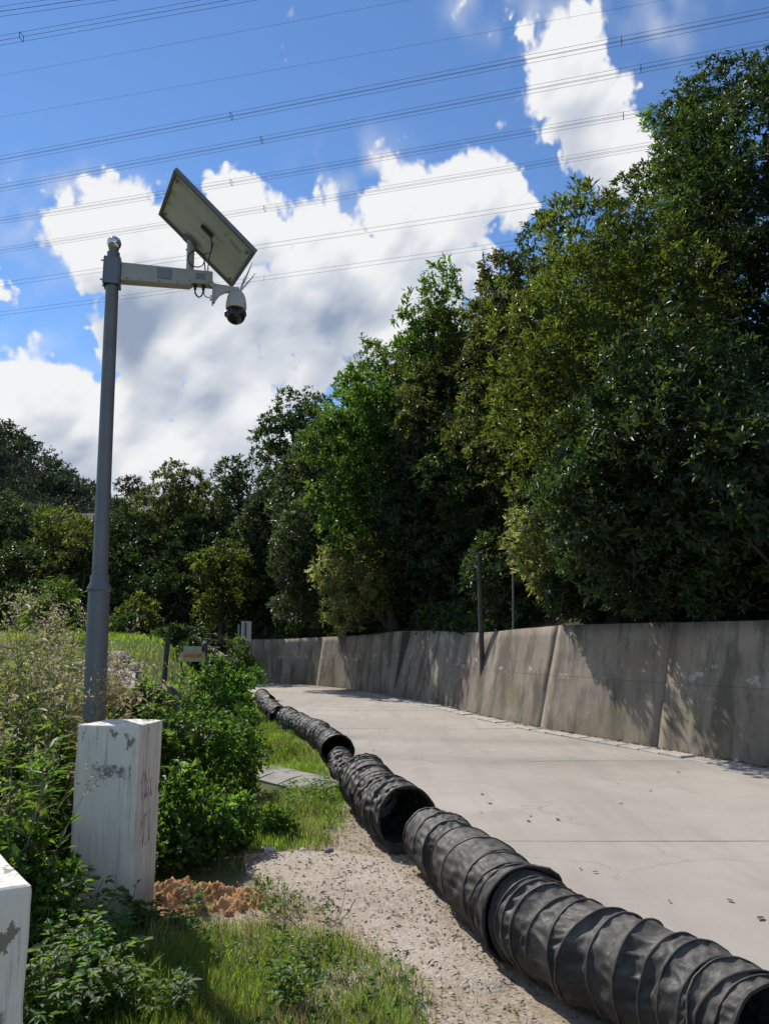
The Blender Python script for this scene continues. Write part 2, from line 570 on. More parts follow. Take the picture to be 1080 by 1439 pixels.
def wall_mat():
    m, q = new_mat('wall_concrete')
    uv = q.n('ShaderNodeUVMap').outputs[0]
    pos = q.n('ShaderNodeNewGeometry').outputs['Position']
    oi = q.n('ShaderNodeObjectInfo').outputs['Random']
    sx = q.n('ShaderNodeSeparateXYZ', {'Vector': uv})
    v = sx.outputs[1]
    big = q.noise(pos, 0.8, 5, 0.6)
    c = q.mix(q.ss(big, 0.3, 0.7), (0.225, 0.182, 0.138), (0.330, 0.278, 0.218))
    # leaning runs of dirty water
    lean = q.n('ShaderNodeCombineXYZ', {'X': q.m('ADD', sx.outputs[0], q.m('MULTIPLY', v, 0.10)), 'Y': q.m('MULTIPLY', v, 0.30), 'Z': 0.0}).outputs[0]
    run = q.noise(lean, 3.0, 7, 0.66)
    c = q.mix(q.m('MULTIPLY', q.ss(run, 0.48, 0.70), 0.62), c, (0.072, 0.062, 0.050))
    run2 = q.noise(q.vm('ADD', lean, (13, 3, 0)), 4.6, 6, 0.68)
    c = q.mix(q.m('MULTIPLY', q.ss(run2, 0.55, 0.72), 0.5), c, (0.37, 0.33, 0.27))
    rust = q.noise(q.vm('ADD', lean, (31, 7, 0)), 3.0, 5, 0.7)
    c = q.mix(q.m('MULTIPLY', q.ss(rust, 0.55, 0.75), 0.35), c, (0.20, 0.13, 0.075))
    broad = q.noise(q.vm('ADD', lean, (51, 17, 0)), 1.7, 5, 0.6)
    c = q.mix(q.m('MULTIPLY', q.ss(broad, 0.47, 0.62), 0.75), c, (0.085, 0.072, 0.056))
    # moss towards the foot and in patches
    spot = q.ss(q.noise(pos, 3.2, 6, 0.7), 0.52, 0.70)
    c = q.mix(q.m('MULTIPLY', spot, 0.45), c, (0.10, 0.085, 0.066))
    mo = q.noise(pos, 1.3, 5, 0.65)
    low = q.ss(v, 1.5, 0.0)
    c = q.mix(q.m('MULTIPLY', q.ss(q.m('ADD', mo, q.m('MULTIPLY', low, 0.16)), 0.56, 0.78), 0.45), c, (0.125, 0.128, 0.055))
    # spalled light patches along the lift line
    band = q.ss(q.m('ABSOLUTE', q.m('SUBTRACT', v, q.m('ADD', 1.02, q.m('MULTIPLY', big, 0.25)))), 0.22, 0.05)
    pat = q.ss(q.noise(q.vm('MULTIPLY', uv, (1.0, 1.6, 1.0)), 2.1, 5, 0.6), 0.59, 0.615)
    c = q.mix(q.m('MULTIPLY', q.m('MULTIPLY', band, pat), 0.85), c, (0.40, 0.38, 0.34))
    line = q.ss(q.m('ABSOLUTE', q.m('SUBTRACT', v, 1.0)), 0.015, 0.0)
    c = q.mix(q.m('MULTIPLY', line, 0.35), c, (0.07, 0.06, 0.05))
    fine = q.noise(pos, 55, 4, 0.65)
    h = q.m('ADD', q.m('MULTIPLY', fine, 0.5), q.m('MULTIPLY', run, 0.7))
    h = q.m('SUBTRACT', h, q.m('MULTIPLY', line, 0.5))
    finish(q, q.n('ShaderNodeBsdfPrincipled', {'Base Color': c, 'Roughness': 0.9, 'Specular IOR Level': 0.25, 'Normal': bump(q, h, 0.5, 0.012)}).outputs[0])
    return m


def ground_mat():
    m, q = new_mat('shoulder_earth')
    pos = q.n('ShaderNodeNewGeometry').outputs['Position']
    big = q.noise(pos, 0.9, 5, 0.6)
    mid = q.noise(pos, 6, 6, 0.65)
    fine = q.noise(pos, 60, 4, 0.7)
    vor = q.n('ShaderNodeTexVoronoi', {'Vector': pos, 'Scale': 55.0}).outputs[1]
    c = q.mix(q.ss(big, 0.35, 0.65), (0.29, 0.235, 0.17), (0.335, 0.295, 0.25))
    c = q.mix(q.m('MULTIPLY', q.ss(mid, 0.45, 0.75), 0.6), c, (0.22, 0.165, 0.105))
    vv = q.n('ShaderNodeSeparateColor', {'Color': vor}).outputs[0]
    c = q.mix(q.m('MULTIPLY', q.ss(vv, 0.75, 0.95), 0.5), c, (0.48, 0.44, 0.39))
    c = q.mix(q.m('MULTIPLY', q.ss(vv, 0.25, 0.05), 0.5), c, (0.13, 0.105, 0.08))
    h = q.m('ADD', q.m('MULTIPLY', mid, 0.6), q.m('MULTIPLY', fine, 0.5))
    finish(q, q.n('ShaderNodeBsdfPrincipled', {'Base Color': c, 'Roughness': 0.95, 'Specular IOR Level': 0.15, 'Normal': bump(q, h, 0.8, 0.015)}).outputs[0])
    return m


def pad_mat():
    m, q = new_mat('gravel_pad')
    pos = q.n('ShaderNodeNewGeometry').outputs['Position']
    big = q.noise(pos, 1.1, 5, 0.6)
    mid = q.noise(pos, 9, 6, 0.7)
    vor = q.n('ShaderNodeTexVoronoi', {'Vector': pos, 'Scale': 75.0})
    vv = q.n('ShaderNodeSeparateColor', {'Color': vor.outputs[1]}).outputs[0]
    c = q.mix(q.ss(big, 0.35, 0.65), (0.36, 0.295, 0.225), (0.42, 0.352, 0.28))
    c = q.mix(q.m('MULTIPLY', q.ss(mid, 0.5, 0.78), 0.65), c, (0.19, 0.155, 0.115))
    c = q.mix(q.m('MULTIPLY', q.ss(vv, 0.7, 0.95), 0.55), c, (0.52, 0.49, 0.45))
    c = q.mix(q.m('MULTIPLY', q.ss(vv, 0.15, 0.02), 0.4), c, (0.18, 0.14, 0.11))
    h = q.m('ADD', q.m('MULTIPLY', mid, 0.5), q.m('MULTIPLY', q.m('SUBTRACT', 1.0, vor.outputs[0]), 0.4))
    finish(q, q.n('ShaderNodeBsdfPrincipled', {'Base Color': c, 'Roughness': 0.92, 'Specular IOR Level': 0.2, 'Normal': bump(q, h, 0.8, 0.012)}).outputs[0])
    return m


def clay_mat():
    m, q = new_mat('orange_clay')
    pos = q.n('ShaderNodeNewGeometry').outputs['Position']
    a = q.noise(pos, 9, 6, 0.65)
    b = q.noise(pos, 50, 4, 0.65)
    c = q.mix(q.ss(a, 0.3, 0.7), (0.36, 0.185, 0.075), (0.56, 0.345, 0.17))
    c = q.mix(q.m('MULTIPLY', q.ss(b, 0.55, 0.8), 0.5), c, (0.58, 0.38, 0.22))
    finish(q, q.n('ShaderNodeBsdfPrincipled', {'Base Color': c, 'Roughness': 0.95, 'Specular IOR Level': 0.1, 'Normal': bump(q, b, 0.8, 0.015)}).outputs[0])
    return m


def soil_mat():
    m, q = new_mat('forest_soil')
    pos = q.n('ShaderNodeNewGeometry').outputs['Position']
    a = q.noise(pos, 1.5, 6, 0.65)
    c = q.mix(q.ss(a, 0.3, 0.7), (0.055, 0.042, 0.026), (0.10, 0.08, 0.05))
    finish(q, q.n('ShaderNodeBsdfPrincipled', {'Base Color': c, 'Roughness': 0.97, 'Specular IOR Level': 0.1, 'Normal': bump(q, a, 0.8, 0.1)}).outputs[0])
    return m


def field_mat():
    m, q = new_mat('field_grass_floor')
    pos = q.n('ShaderNodeNewGeometry').outputs['Position']
    a = q.noise(pos, 0.7, 6, 0.65)
    b = q.noise(pos, 14, 5, 0.65)
    c = q.mix(q.ss(a, 0.3, 0.7), (0.06, 0.085, 0.022), (0.10, 0.115, 0.035))
    c = q.mix(q.m('MULTIPLY', q.ss(b, 0.5, 0.75), 0.6), c, (0.11, 0.085, 0.045))
    finish(q, q.n('ShaderNodeBsdfPrincipled', {'Base Color': c, 'Roughness': 0.97, 'Specular IOR Level': 0.1, 'Normal': bump(q, b, 0.8, 0.05)}).outputs[0])
    return m


def fabric_mat():
    m, q = new_mat('duct_fabric')
    tcn = q.n('ShaderNodeTexCoord')
    pos = tcn.outputs['Object']
    a = q.noise(pos, 3.0, 5, 0.65)
    wr = q.noise(q.vm('MULTIPLY', pos, (1.0, 1.0, 1.5)), 17, 6, 0.62, 1.0)
    cr = q.n('ShaderNodeTexVoronoi', {'Vector': q.vm('ADD', pos, q.vm('SCALE', q.n('ShaderNodeTexNoise', {'Vector': pos, 'Scale': 9.0, 'Detail': 3.0}).outputs[1], s=0.25)), 'Scale': 11.0}, feature='DISTANCE_TO_EDGE').outputs[0]
    nz = q.n('ShaderNodeSeparateXYZ', {'Vector': q.n('ShaderNodeNewGeometry').outputs['Normal']}).outputs[2]
    c = q.mix(q.ss(a, 0.3, 0.7), (0.017, 0.0165, 0.0165), (0.036, 0.034, 0.032))
    # dust that has settled on what faces up
    du = q.m('MULTIPLY', q.ss(nz, -0.1, 0.9), q.ss(q.noise(pos, 9, 6, 0.75), 0.3, 0.68))
    c = q.mix(q.m('MULTIPLY', du, 0.75), c, (0.165, 0.148, 0.128))
    mud = q.m('MULTIPLY', q.ss(nz, -0.1, -0.8), q.ss(a, 0.4, 0.7))
    c = q.mix(q.m('MULTIPLY', mud, 0.5), c, (0.10, 0.07, 0.04))
    h = q.m('ADD', q.m('MULTIPLY', wr, 0.7), q.m('MULTIPLY', q.ss(cr, 0.0, 0.12), 0.06))
    finish(q, q.n('ShaderNodeBsdfPrincipled', {'Base Color': c, 'Roughness': q.ss(wr, 0.3, 0.7, 0.55, 0.8), 'Specular IOR Level': 0.35, 'Normal': bump(q, h, 0.45, 0.012)}).outputs[0])
    return m


def paint_mat():
    """old white paint on concrete, chipped and with dirty runs; object space, metres"""
    m, q = new_mat('old_white_paint')
    co = q.n('ShaderNodeTexCoord').outputs['Object']
    s = q.n('ShaderNodeSeparateXYZ', {'Vector': co})
    c = q.mix(q.ss(q.noise(co, 3, 5, 0.6), 0.3, 0.7), (0.72, 0.665, 0.57), (0.82, 0.765, 0.665))
    run = q.noise(q.vm('MULTIPLY', co, (1.0, 1.0, 0.045)), 34, 5, 0.7)
    c = q.mix(q.m('MULTIPLY', q.ss(run, 0.53, 0.70), 0.6), c, (0.20, 0.18, 0.155))
    # side face: closer runs and traces of red lettering
    nrm = q.n('ShaderNodeTexCoord').outputs['Normal']
    side = q.ss(q.n('ShaderNodeSeparateXYZ', {'Vector': nrm}).outputs[0], 0.6, 0.8)
    run3 = q.noise(q.vm('MULTIPLY', co, (1.0, 1.0, 0.03)), 60, 4, 0.7)
    c = q.mix(q.m('MULTIPLY', q.m('MULTIPLY', q.ss(run3, 0.52, 0.66), side), 0.6), c, (0.16, 0.12, 0.11))
    redn = q.ss(q.noise(q.vm('MULTIPLY', co, (1.0, 1.0, 0.22)), 42, 4, 0.7), 0.50, 0.60)
    z = s.outputs[2]
    y = s.outputs[1]
    ch1 = q.ss(q.m('ABSOLUTE', q.m('SUBTRACT', z, 0.78)), 0.10, 0.07)
    ch2 = q.ss(q.m('ABSOLUTE', q.m('SUBTRACT', z, 0.52)), 0.11, 0.08)
    win = q.ss(q.m('ABSOLUTE', q.m('ADD', y, 0.03)), 0.11, 0.08)
    red = q.m('MULTIPLY', q.m('MULTIPLY', q.m('MULTIPLY', q.m('MAXIMUM', ch1, ch2), win), side), redn)
    c = q.mix(q.m('MULTIPLY', red, 0.95), c, (0.30, 0.07, 0.07))
    # chips down to the grey concrete
    chn = q.noise(q.vm('MULTIPLY', co, (1.0, 1.0, 0.55)), 17, 6, 0.68)
    thr_top = q.ss(z, 0.95, 1.13, 0.0, 0.10)
    chip = q.ss(q.m('ADD', chn, thr_top), 0.655, 0.675)
    x = s.outputs[0]
    front = q.ss(q.n('ShaderNodeSeparateXYZ', {'Vector': nrm}).outputs[1], -0.6, -0.8)
    bx = q.ss(q.m('ABSOLUTE', q.m('SUBTRACT', x, 0.03)), 0.13, 0.11)
    bz = q.ss(q.m('ABSOLUTE', q.m('SUBTRACT', z, q.m('MULTIPLY_ADD', q.noise(co, 38, 6, 0.8), 0.16, 0.79))), 0.04, 0.02)
    scar = q.m('MULTIPLY', q.m('MULTIPLY', bx, bz), q.m('MULTIPLY', front, q.ss(q.noise(co, 26, 6, 0.75), 0.44, 0.52)))
    chip = q.m('MAXIMUM', chip, scar)
    c = q.mix(q.m('MULTIPLY', chip, 0.9), c, (0.19, 0.165, 0.13))
    mud = q.m('MULTIPLY', q.ss(q.m('ADD', z, q.m('MULTIPLY', q.noise(co, 7, 5, 0.65), 0.35)), 0.50, 0.18), 0.7)
    c = q.mix(mud, c, (0.24, 0.175, 0.11))
    grime = q.ss(q.noise(q.vm('MULTIPLY', co, (1.0, 1.0, 0.3)), 6, 6, 0.7), 0.5, 0.75)
    c = q.mix(q.m('MULTIPLY', grime, 0.4), c, (0.42, 0.40, 0.34))
    fine = q.noise(co, 60, 4, 0.6)
    h = q.m('SUBTRACT', q.m('MULTIPLY', fine, 0.4), q.m('MULTIPLY', chip, 0.7))
    finish(q, q.n('ShaderNodeBsdfPrincipled', {'Base Color': c, 'Roughness': 0.75, 'Specular IOR Level': 0.3, 'Normal': bump(q, h, 0.5, 0.004)}).outputs[0])
    return m


M['road'] = road_mat()
M['wall'] = wall_mat()
M['earth'] = ground_mat()
M['pad'] = pad_mat()
M['clay'] = clay_mat()
M['soil'] = soil_mat()
M['field'] = field_mat()
M['fabric'] = fabric_mat()
M['paint'] = paint_mat()
M['hoop'] = plain('worn_hoop', (0.085, 0.072, 0.058), 0.7, 0, 0.5, 9)
M['joint'] = plain('joint_filler', (0.10, 0.085, 0.07), 0.95, 0, 0.4, 20)
M['drain'] = plain('drain_slab', (0.40, 0.37, 0.33), 0.9, 0, 0.25, 9, 0.5)
M['old_concrete'] = plain('old_concrete', (0.27, 0.255, 0.22), 0.92, 0, 0.35, 7, 0.6)
M['pole_paint'] = plain('pole_grey_paint', (0.125, 0.135, 0.145), 0.42, 0.15, 0.08, 4)
M['galv'] = plain('galvanised_pole', (0.145, 0.148, 0.150), 0.45, 0.25, 0.10, 5)
M['steel'] = plain('polished_steel', (0.62, 0.60, 0.56), 0.14, 1.0, 0.05, 8)
M['bracket'] = plain('bracket_steel', (0.16, 0.17, 0.18), 0.4, 0.5, 0.1, 8)
M['arm'] = plain('arm_ivory_paint', (0.35, 0.345, 0.31), 0.5, 0.0, 0.08, 5)
M['sticker'] = plain('sticker_grey', (0.17, 0.19, 0.23), 0.5, 0.0, 0.1, 20)
M['sticker_line'] = plain('sticker_print', (0.30, 0.32, 0.36), 0.5, 0.0, 0.1, 20)
M['backsheet'] = plain('panel_backsheet', (0.50, 0.495, 0.46), 0.5, 0.0, 0.10, 3)
M['alu'] = plain('panel_aluminium', (0.15, 0.15, 0.16), 0.45, 0.4, 0.08, 8)
M['cells'] = plain('solar_cells', (0.012, 0.018, 0.05), 0.12, 0.0, 0.3, 9)
M['rubber'] = plain('black_rubber', (0.015, 0.015, 0.016), 0.55, 0.0, 0.2, 9)
M['cam_white'] = plain('camera_white', (0.44, 0.43, 0.42), 0.45, 0.0, 0.05, 8)
M['cam_dome'] = plain('camera_dark_dome', (0.010, 0.009, 0.010), 0.12, 0.0, 0.1, 8)
M['antenna'] = plain('antenna_white', (0.50, 0.50, 0.52), 0.45, 0.0, 0.05, 8)
M['wood'] = plain('weathered_pole', (0.062, 0.055, 0.048), 0.85, 0, 0.3, 9, 0.5)
M['darkwood'] = plain('dark_post', (0.06, 0.055, 0.05), 0.85, 0, 0.3, 9, 0.5)
M['wire'] = plain('power_cable', (0.035, 0.04, 0.055), 0.8, 0.0, 0.1, 2)
M['rubble'] = plain('rubble_stone', (0.46, 0.42, 0.37), 0.92, 0, 0.25, 6, 0.6)
M['rubble_dark'] = plain('rubble_dark', (0.16, 0.155, 0.15), 0.9, 0, 0.3, 6, 0.6)
M['brickred'] = plain('broken_brick', (0.40, 0.15, 0.08), 0.9, 0, 0.3, 9, 0.5)
M['pebble'] = leaf_mat('pebble', (0.40, 0.34, 0.28), (0.3, 0.27, 0.23), 0.9, 0.2, 0.35, 0.02, 0.0, 2.0)
M['deadleaf'] = leaf_mat('dead_leaf', (0.15, 0.095, 0.05), (0.2, 0.12, 0.05), 0.7, 0.3, 0.4, 0.02, 0.15, 2.0)
M['sign_face'] = plain('sign_faded_board', (0.36, 0.36, 0.26), 0.7, 0, 0.15, 6)
M['sign_orange'] = plain('sign_orange_band', (0.55, 0.30, 0.06), 0.7, 0, 0.15, 9)
M['sign_red'] = plain('sign_red_paint', (0.42, 0.06, 0.02), 0.6, 0, 0.15, 20)
M['sign_white'] = plain('sign_back_white', (0.55, 0.58, 0.62), 0.5, 0.2, 0.08, 6)
M['twig'] = plain('dry_twig', (0.26, 0.20, 0.14), 0.85, 0, 0.3, 20)

# ------------------------------------------------------------------ leaves
def unit(a):
    return a / (np.linalg.norm(a, axis=-1, keepdims=True) + 1e-9)


def leaves(P, D, N, L, W, fold=0.22, droop=0.12):
    """folded leaf at P along D with upper side N: 4 points, 2 triangles each"""
    n = len(P)
    D = unit(D)
    S = unit(np.cross(D, N))
    U = np.cross(S, D)
    L = np.broadcast_to(L, (n,))[:, None]
    W = np.broadcast_to(W, (n,))[:, None]
    mid = P + D * L * 0.48
    tip = P + D * L - U * L * droop
    a = mid + S * W * 0.5 + U * W * fold
    b = mid - S * W * 0.5 + U * W * fold
    V = np.stack([P, a, tip, b], 1).reshape(-1, 3)
    i = np.arange(n)[:, None] * 4
    F = np.concatenate([i + np.array([[0, 1, 2]]), i + np.array([[0, 2, 3]])], 1).reshape(-1, 3)
    return V, F


def whorls(C, A, k, L, W, r, spread=(0.5, 1.35), jitter=0.02):
    """k leaves round each centre C with axis A"""
    n = len(C)
    A = unit(A)
    ref = unit(r.normal(size=(n, 3)))
    u = unit(np.cross(A, ref))
    v = np.cross(A, u)
    ang = (np.arange(k)[None, :] * (2 * math.pi / k) + r.uniform(0, 6.28, (n, 1)) + r.normal(0, 0.3, (n, k)))
    el = r.uniform(spread[0], spread[1], (n, k))
    D = (A[:, None, :] * np.cos(el)[..., None] + (u[:, None, :] * np.cos(ang)[..., None] + v[:, None, :] * np.sin(ang)[..., None]) * np.sin(el)[..., None])
    P = np.repeat(C[:, None, :], k, 1) + r.normal(0, jitter, (n, k, 3))
    Nn = np.repeat(A[:, None, :], k, 1) + r.normal(0, 0.25, (n, k, 3))
    sz_ = r.uniform(0.6, 1.35, (n, 1))
    Ls = L * r.uniform(0.6, 1.2, (n, k)) * sz_
    Ws = W * r.uniform(0.7, 1.2, (n, k)) * sz_
    return leaves(P.reshape(-1, 3), D.reshape(-1, 3), Nn.reshape(-1, 3), Ls.ravel(), Ws.ravel())


def make_lobes(r, rx, ry, rz, n, lr):
    """lobes filling an envelope centred at 0"""
    out = []
    for i in range(n):
        for _ in range(30):
            d = unit(r.normal(size=3))
            rad = r.uniform(0.45, 1.0) if i else 0.0
            c = d * rad * np.array([rx, ry, rz])
            q = lr * r.uniform(0.7, 1.25) * min(rx, ry, rz)
            if all(np.linalg.norm((c - o[0])) > 0.55 * (q + o[1]) * 0.8 for o in out):
                break
        out.append((c, q))
    return out


def crown_points(r, lobes, n, squash=0.8, inner=0.55):
    R = np.array([l[1] for l in lobes])
    Cc = np.array([l[0] for l in lobes])
    pick = r.choice(len(lobes), size=n, p=R ** 2 / (R ** 2).sum())
    d = unit(r.normal(size=(n, 3)) + np.array([0, 0, 0.25]))
    rad = np.where(r.uniform(size=n) < 0.8, r.uniform(0.82, 1.05, n), r.uniform(inner, 0.85, n))
    bump_ = 1 + 0.22 * sines(d * 2.0 + Cc[pick], 11, 2.6, 2)
    P = Cc[pick] + d * (R[pick] * rad * bump_)[:, None] * np.array([1, 1, squash])
    keep = np.ones(n, bool)
    for i in range(len(lobes)):
        q = (P - Cc[i]) / np.array([1, 1, squash])
        keep &= ~((np.linalg.norm(q, axis=1) < R[i] * 0.62) & (pick != i))
    # irregular gaps
    keep &= sines(P, 5, 2.2, 3) > -0.72
    return P[keep], d[keep]


def crown_mesh(name, seed, rx, ry, rz, nl, lr, n, k, L, W, axis_up=0.5, spread=(0.5, 1.35), squash=0.8):
    r = np.random.default_rng(seed)
    lobes = make_lobes(r, rx, ry, rz, nl, lr)
    P, d = crown_points(r, lobes, n, squash)
    A = unit(d + np.array([0, 0, axis_up]) + r.normal(0, 0.35, d.shape))
    V, F = whorls(P, A, k, L, W, r, spread)
    me = np_mesh(name, V, F)
    return me, lobes


def trunk_mesh(lobes, base_drop, r0, r, lean=(0, 0)):
    """tapered trunk from -base_drop up into the crown, with limbs to the lobes; crown centre at 0"""
    mb = MB()
    top = max(l[0][2] for l in lobes) * 0.6
    zs = np.linspace(-base_drop, top, 9)
    path = []
    for i, z in enumerate(zs):
        t = i / 8.0
        path.append((lean[0] * (1 - t) ** 1.3 + 0.12 * math.sin(3 * t + r.uniform(0, 1)) * t, lean[1] * (1 - t) ** 1.3 + 0.10 * math.sin(2.4 * t + 1) * t, z))
    rad = [r0 * (1.25 if i == 0 else 1.0) * (1 - 0.8 * i / 8.0) for i in range(9)]
    mb.tube(path, rad, 9)
    path = np.array(path)
    for (c, q) in lobes[:16]:
        zb = max(-base_drop * 0.75, min(c[2] - q * 0.9, top * 0.9))
        j = int(np.argmin(abs(zs - zb)))
        a = path[j]
        mid = (a + c) / 2 + np.array([0, 0, -0.12 * np.linalg.norm(c - a)]) + r.normal(0, 0.06, 3)
        rr = rad[j] * 0.5
        mb.tube([a, a * 0.6 + mid * 0.4, mid, mid * 0.45 + c * 0.55, c], [rr, rr * 0.85, rr * 0.65, rr * 0.45, rr * 0.2], 6, False)
        for _ in range(1):
            e = c + unit(r.normal(size=3)) * q * 0.85
            mb.tube([c * 0.7 + mid * 0.3, (c + e) / 2 + r.normal(0, 0.05, 3), e], [rr * 0.35, rr * 0.22, rr * 0.08], 5, False)
    return mb

# ------------------------------------------------------------------ plan of the road and the retaining wall
def catmull(P, step=0.25):
    P = np.asarray(P, float)
    P = np.vstack([2 * P[0] - P[1], P, 2 * P[-1] - P[-2]])
    out = []
    for i in range(1, len(P) - 2):
        n = max(2, int(np.linalg.norm(P[i + 1][:2] - P[i][:2]) / step))
        for k in range(n):
            t = k / n
            a, b, c, d = P[i - 1], P[i], P[i + 1], P[i + 2]
            out.append(0.5 * ((2 * b) + (-a + c) * t + (2 * a - 5 * b + 4 * c - d) * t * t + (-a + 3 * b - 3 * c + d) * t ** 3))
    out.append(P[-2])
    return np.array(out)


WALL_PX = [(344, 959, 899), (400, 961.5, 897), (440, 964, 895), (493, 969.6, 893), (530, 975, 888), (556, 980, 885), (601, 988, 888),
           (642, 996, 890), (700, 1010, 886), (762, 1023, 877), (844, 1037, 876), (925, 1051, 875), (1007, 1066, 873), (1080, 1079, 872)]
BATTER = 0.24
nodes = []
for (x, y, yt) in WALL_PX:
    b = gp(x, y)
    back = unit(np.array([0.85, 0.5]))
    H = 1.9
    for _ in range(30):
        t = np.array([b[0] + back[0] * BATTER * H, b[1] + back[1] * BATTER * H, H])
        H += (proj_y(t) - yt) / F_PX * b[1]
    nodes.append((b[0], b[1], H))
far = [(-60, 50, 2.2), (-30, 43, 2.1), (-15, 38.2, 2.0), (-10, 36.8, 1.95)]
near = [(6.15, 6.5, 1.95), (6.6, 2.5, 1.95), (6.8, -3, 1.95), (6.9, -10, 1.95)]
WP = catmull(far + nodes + near, 0.25)
for _ in range(60):
    WP[1:-1, 2] = 0.25 * WP[:-2, 2] + 0.5 * WP[1:-1, 2] + 0.25 * WP[2:, 2]
wd = np.gradient(WP[:, :2], axis=0)
wd = unit(wd)
WB = np.stack([-wd[:, 1], wd[:, 0]], 1)           # away from the road
WS = np.concatenate([[0], np.cumsum(np.linalg.norm(np.diff(WP[:, :2], axis=0), axis=1))])


def wall_s(x, y):
    b = gp(x, y)[:2]
    return WS[int(np.argmin(np.linalg.norm(WP[:, :2] - b, axis=1)))]


def wall_at(s):
    return (np.array([np.interp(s, WS, WP[:, i]) for i in range(3)]), unit(np.array([np.interp(s, WS, WB[:, i]) for i in range(2)])))


def behind(X, Y):
    """distance behind the foot of the wall (negative on the road side) and wall height there"""
    X = np.atleast_1d(X)
    Y = np.atleast_1d(Y)
    out = np.empty(len(X))
    hh = np.empty(len(X))
    for i0 in range(0, len(X), 4000):
        q = np.stack([X[i0:i0 + 4000], Y[i0:i0 + 4000]], 1)
        d = np.linalg.norm(q[:, None, :] - WP[None, ::3, :2], axis=2)
        j = d.argmin(1) * 3
        s = ((q - WP[j, :2]) * WB[j]).sum(1)
        out[i0:i0 + 4000] = np.sign(s) * d.min(1)
        hh[i0:i0 + 4000] = WP[j, 2]
    return out, hh


def hill_rise(t):
    t = np.maximum(t, 0)
    return 0.40 * np.minimum(t, 16) + 0.30 * np.clip(t - 16, 0, 40) + 0.1 * np.clip(t - 56, 0, 500)


# ducts lie along the left edge of the road (axis, in pixels; the level of the axis is the radius)
DR = 0.235
DUCT_AXIS = [(1130, 1490), (1045, 1432), (980, 1396), (900, 1366), (830, 1334), (760, 1296), (700, 1250), (655, 1212), (612, 1180), (560, 1146), (525, 1112), (497, 1078), (472, 1050), (440, 1027), (405, 1008), (384, 993), (368, 977)]
DA = np.array([gp(x, y, DR)[:2] for x, y in DUCT_AXIS])
edge_nodes = [(2.15, -10), (2.15, -4), (2.1, 0), (1.95, 1.6)] + [tuple(p + np.array([0.10, 0.06])) for p in DA[1:]] + [(-5.2, 27.0), (-7.2, 30.0), (-11, 32.0), (-18, 34.0), (-30, 38)]
LE = catmull([(a, b, 0) for a, b in edge_nodes], 0.3)


def left_x(Y):
    return np.interp(Y, LE[:, 1], LE[:, 0])


def right_x(Y):
    k = np.argsort(WP[:, 1])
    return np.interp(Y, WP[k, 1], WP[k, 0])


def ground_z(X, Y):
    X = np.atleast_1d(X).astype(float)
    Y = np.atleast_1d(Y).astype(float)
    dl = left_x(np.clip(Y, -10, 37)) - X                 # metres left of the road edge
    P = np.stack([X, Y, 0 * X], 1)
    z = 0.018 * sines(P, 21, 2.0, 4) + 0.03 * sines(P, 22, 0.6, 2) * np.clip(dl - 1, 0, 1)
    t = np.clip((Y - 12) / 13.0, 0, 1)
    up_ = t * t * (3 - 2 * t) * 1.75 + 0.6 * np.clip((Y - 25) / 15.0, 0, 1)
    m_ = np.clip((dl - 0.7) / 2.4, 0, 1)
    z = z + up_ * m_ * m_ * (3 - 2 * m_) * np.clip((X + 60) / 20, 0.6, 1)
    road = np.clip((0.05 - dl) / 0.25, 0, 1)
    z = z * (1 - road) - 0.09 * road
    return z


def terrain(x, y):
    b, h = behind(x, y)
    if b[0] > 0.4:
        return float(h[0] + hill_rise(b[0] - 0.5))
    return float(ground_z(x, y)[0])


def px_x(X, Y):
    return 540 + F_PX * X / Y


# --- ground sheet out to the horizon
def graded(lo, hi, a, b, step, grow=1.22):
    c = list(np.arange(a, b, step))
    s, v = step, b
    while v < hi:
        c.append(v)
        s *= grow
        v += s
    c.append(hi)
    s, v = step, a - step
    pre = []
    while v > lo:
        pre.append(v)
        s *= grow
        v -= s
    pre.append(lo)
    return np.array(pre[::-1] + c)


gx = graded(-900, 900, -4.0, 2.6, 0.05)
gy = graded(-600, 1200, 0.8, 9.0, 0.06)
GX, GY = np.meshgrid(gx, gy)
gz = ground_z(GX.ravel(), GY.ravel())
gV = np.stack([GX.ravel(), GY.ravel(), gz], 1)
nx, ny = len(gx), len(gy)
ii = (np.arange(ny - 1)[:, None] * nx + np.arange(nx - 1)[None, :]).ravel()
gF = np.stack([ii, ii + 1, ii + 1 + nx, ii + nx], 1)
me = np_mesh('ground', gV, gF, True)
# how much the plants have taken the soil (a property of the place): bare near the road, green further off
dl = left_x(np.clip(gV[:, 1], -10, 37)) - gV[:, 0]
wob = 0.35 * sines(gV * np.array([1, 1, 0]), 31, 1.7, 4)
limit = np.interp(gV[:, 1], [-5, 2.0, 3.2, 3.9, 4.4, 6.0, 6.8, 8.5, 11, 16, 25, 60], [0.9, 0.9, 1.05, 1.5, 1.9, 1.25, 0.8, 0.45, 0.35, 0.3, 0.3, 0.3])
veg = np.clip((dl - limit + wob * 0.5) / 0.35 + 0.5, 0, 1)
at_ = me.attributes.new('veg', 'FLOAT', 'POINT')
at_.data.foreach_set('value', veg.astype(np.float32))
mg, q = new_mat('ground_mix')
q_pos = q.n('ShaderNodeNewGeometry').outputs['Position']
va = q.n('ShaderNodeAttribute', attribute_name='veg').outputs['Fac']
big = q.noise(q_pos, 0.9, 5, 0.6)
mid = q.noise(q_pos, 6, 6, 0.65)
fine = q.noise(q_pos, 60, 4, 0.7)
vor = q.n('ShaderNodeSeparateColor', {'Color': q.n('ShaderNodeTexVoronoi', {'Vector': q_pos, 'Scale': 55.0}).outputs[1]}).outputs[0]
c = q.mix(q.ss(big, 0.35, 0.65), (0.345, 0.272, 0.19), (0.39, 0.325, 0.255))
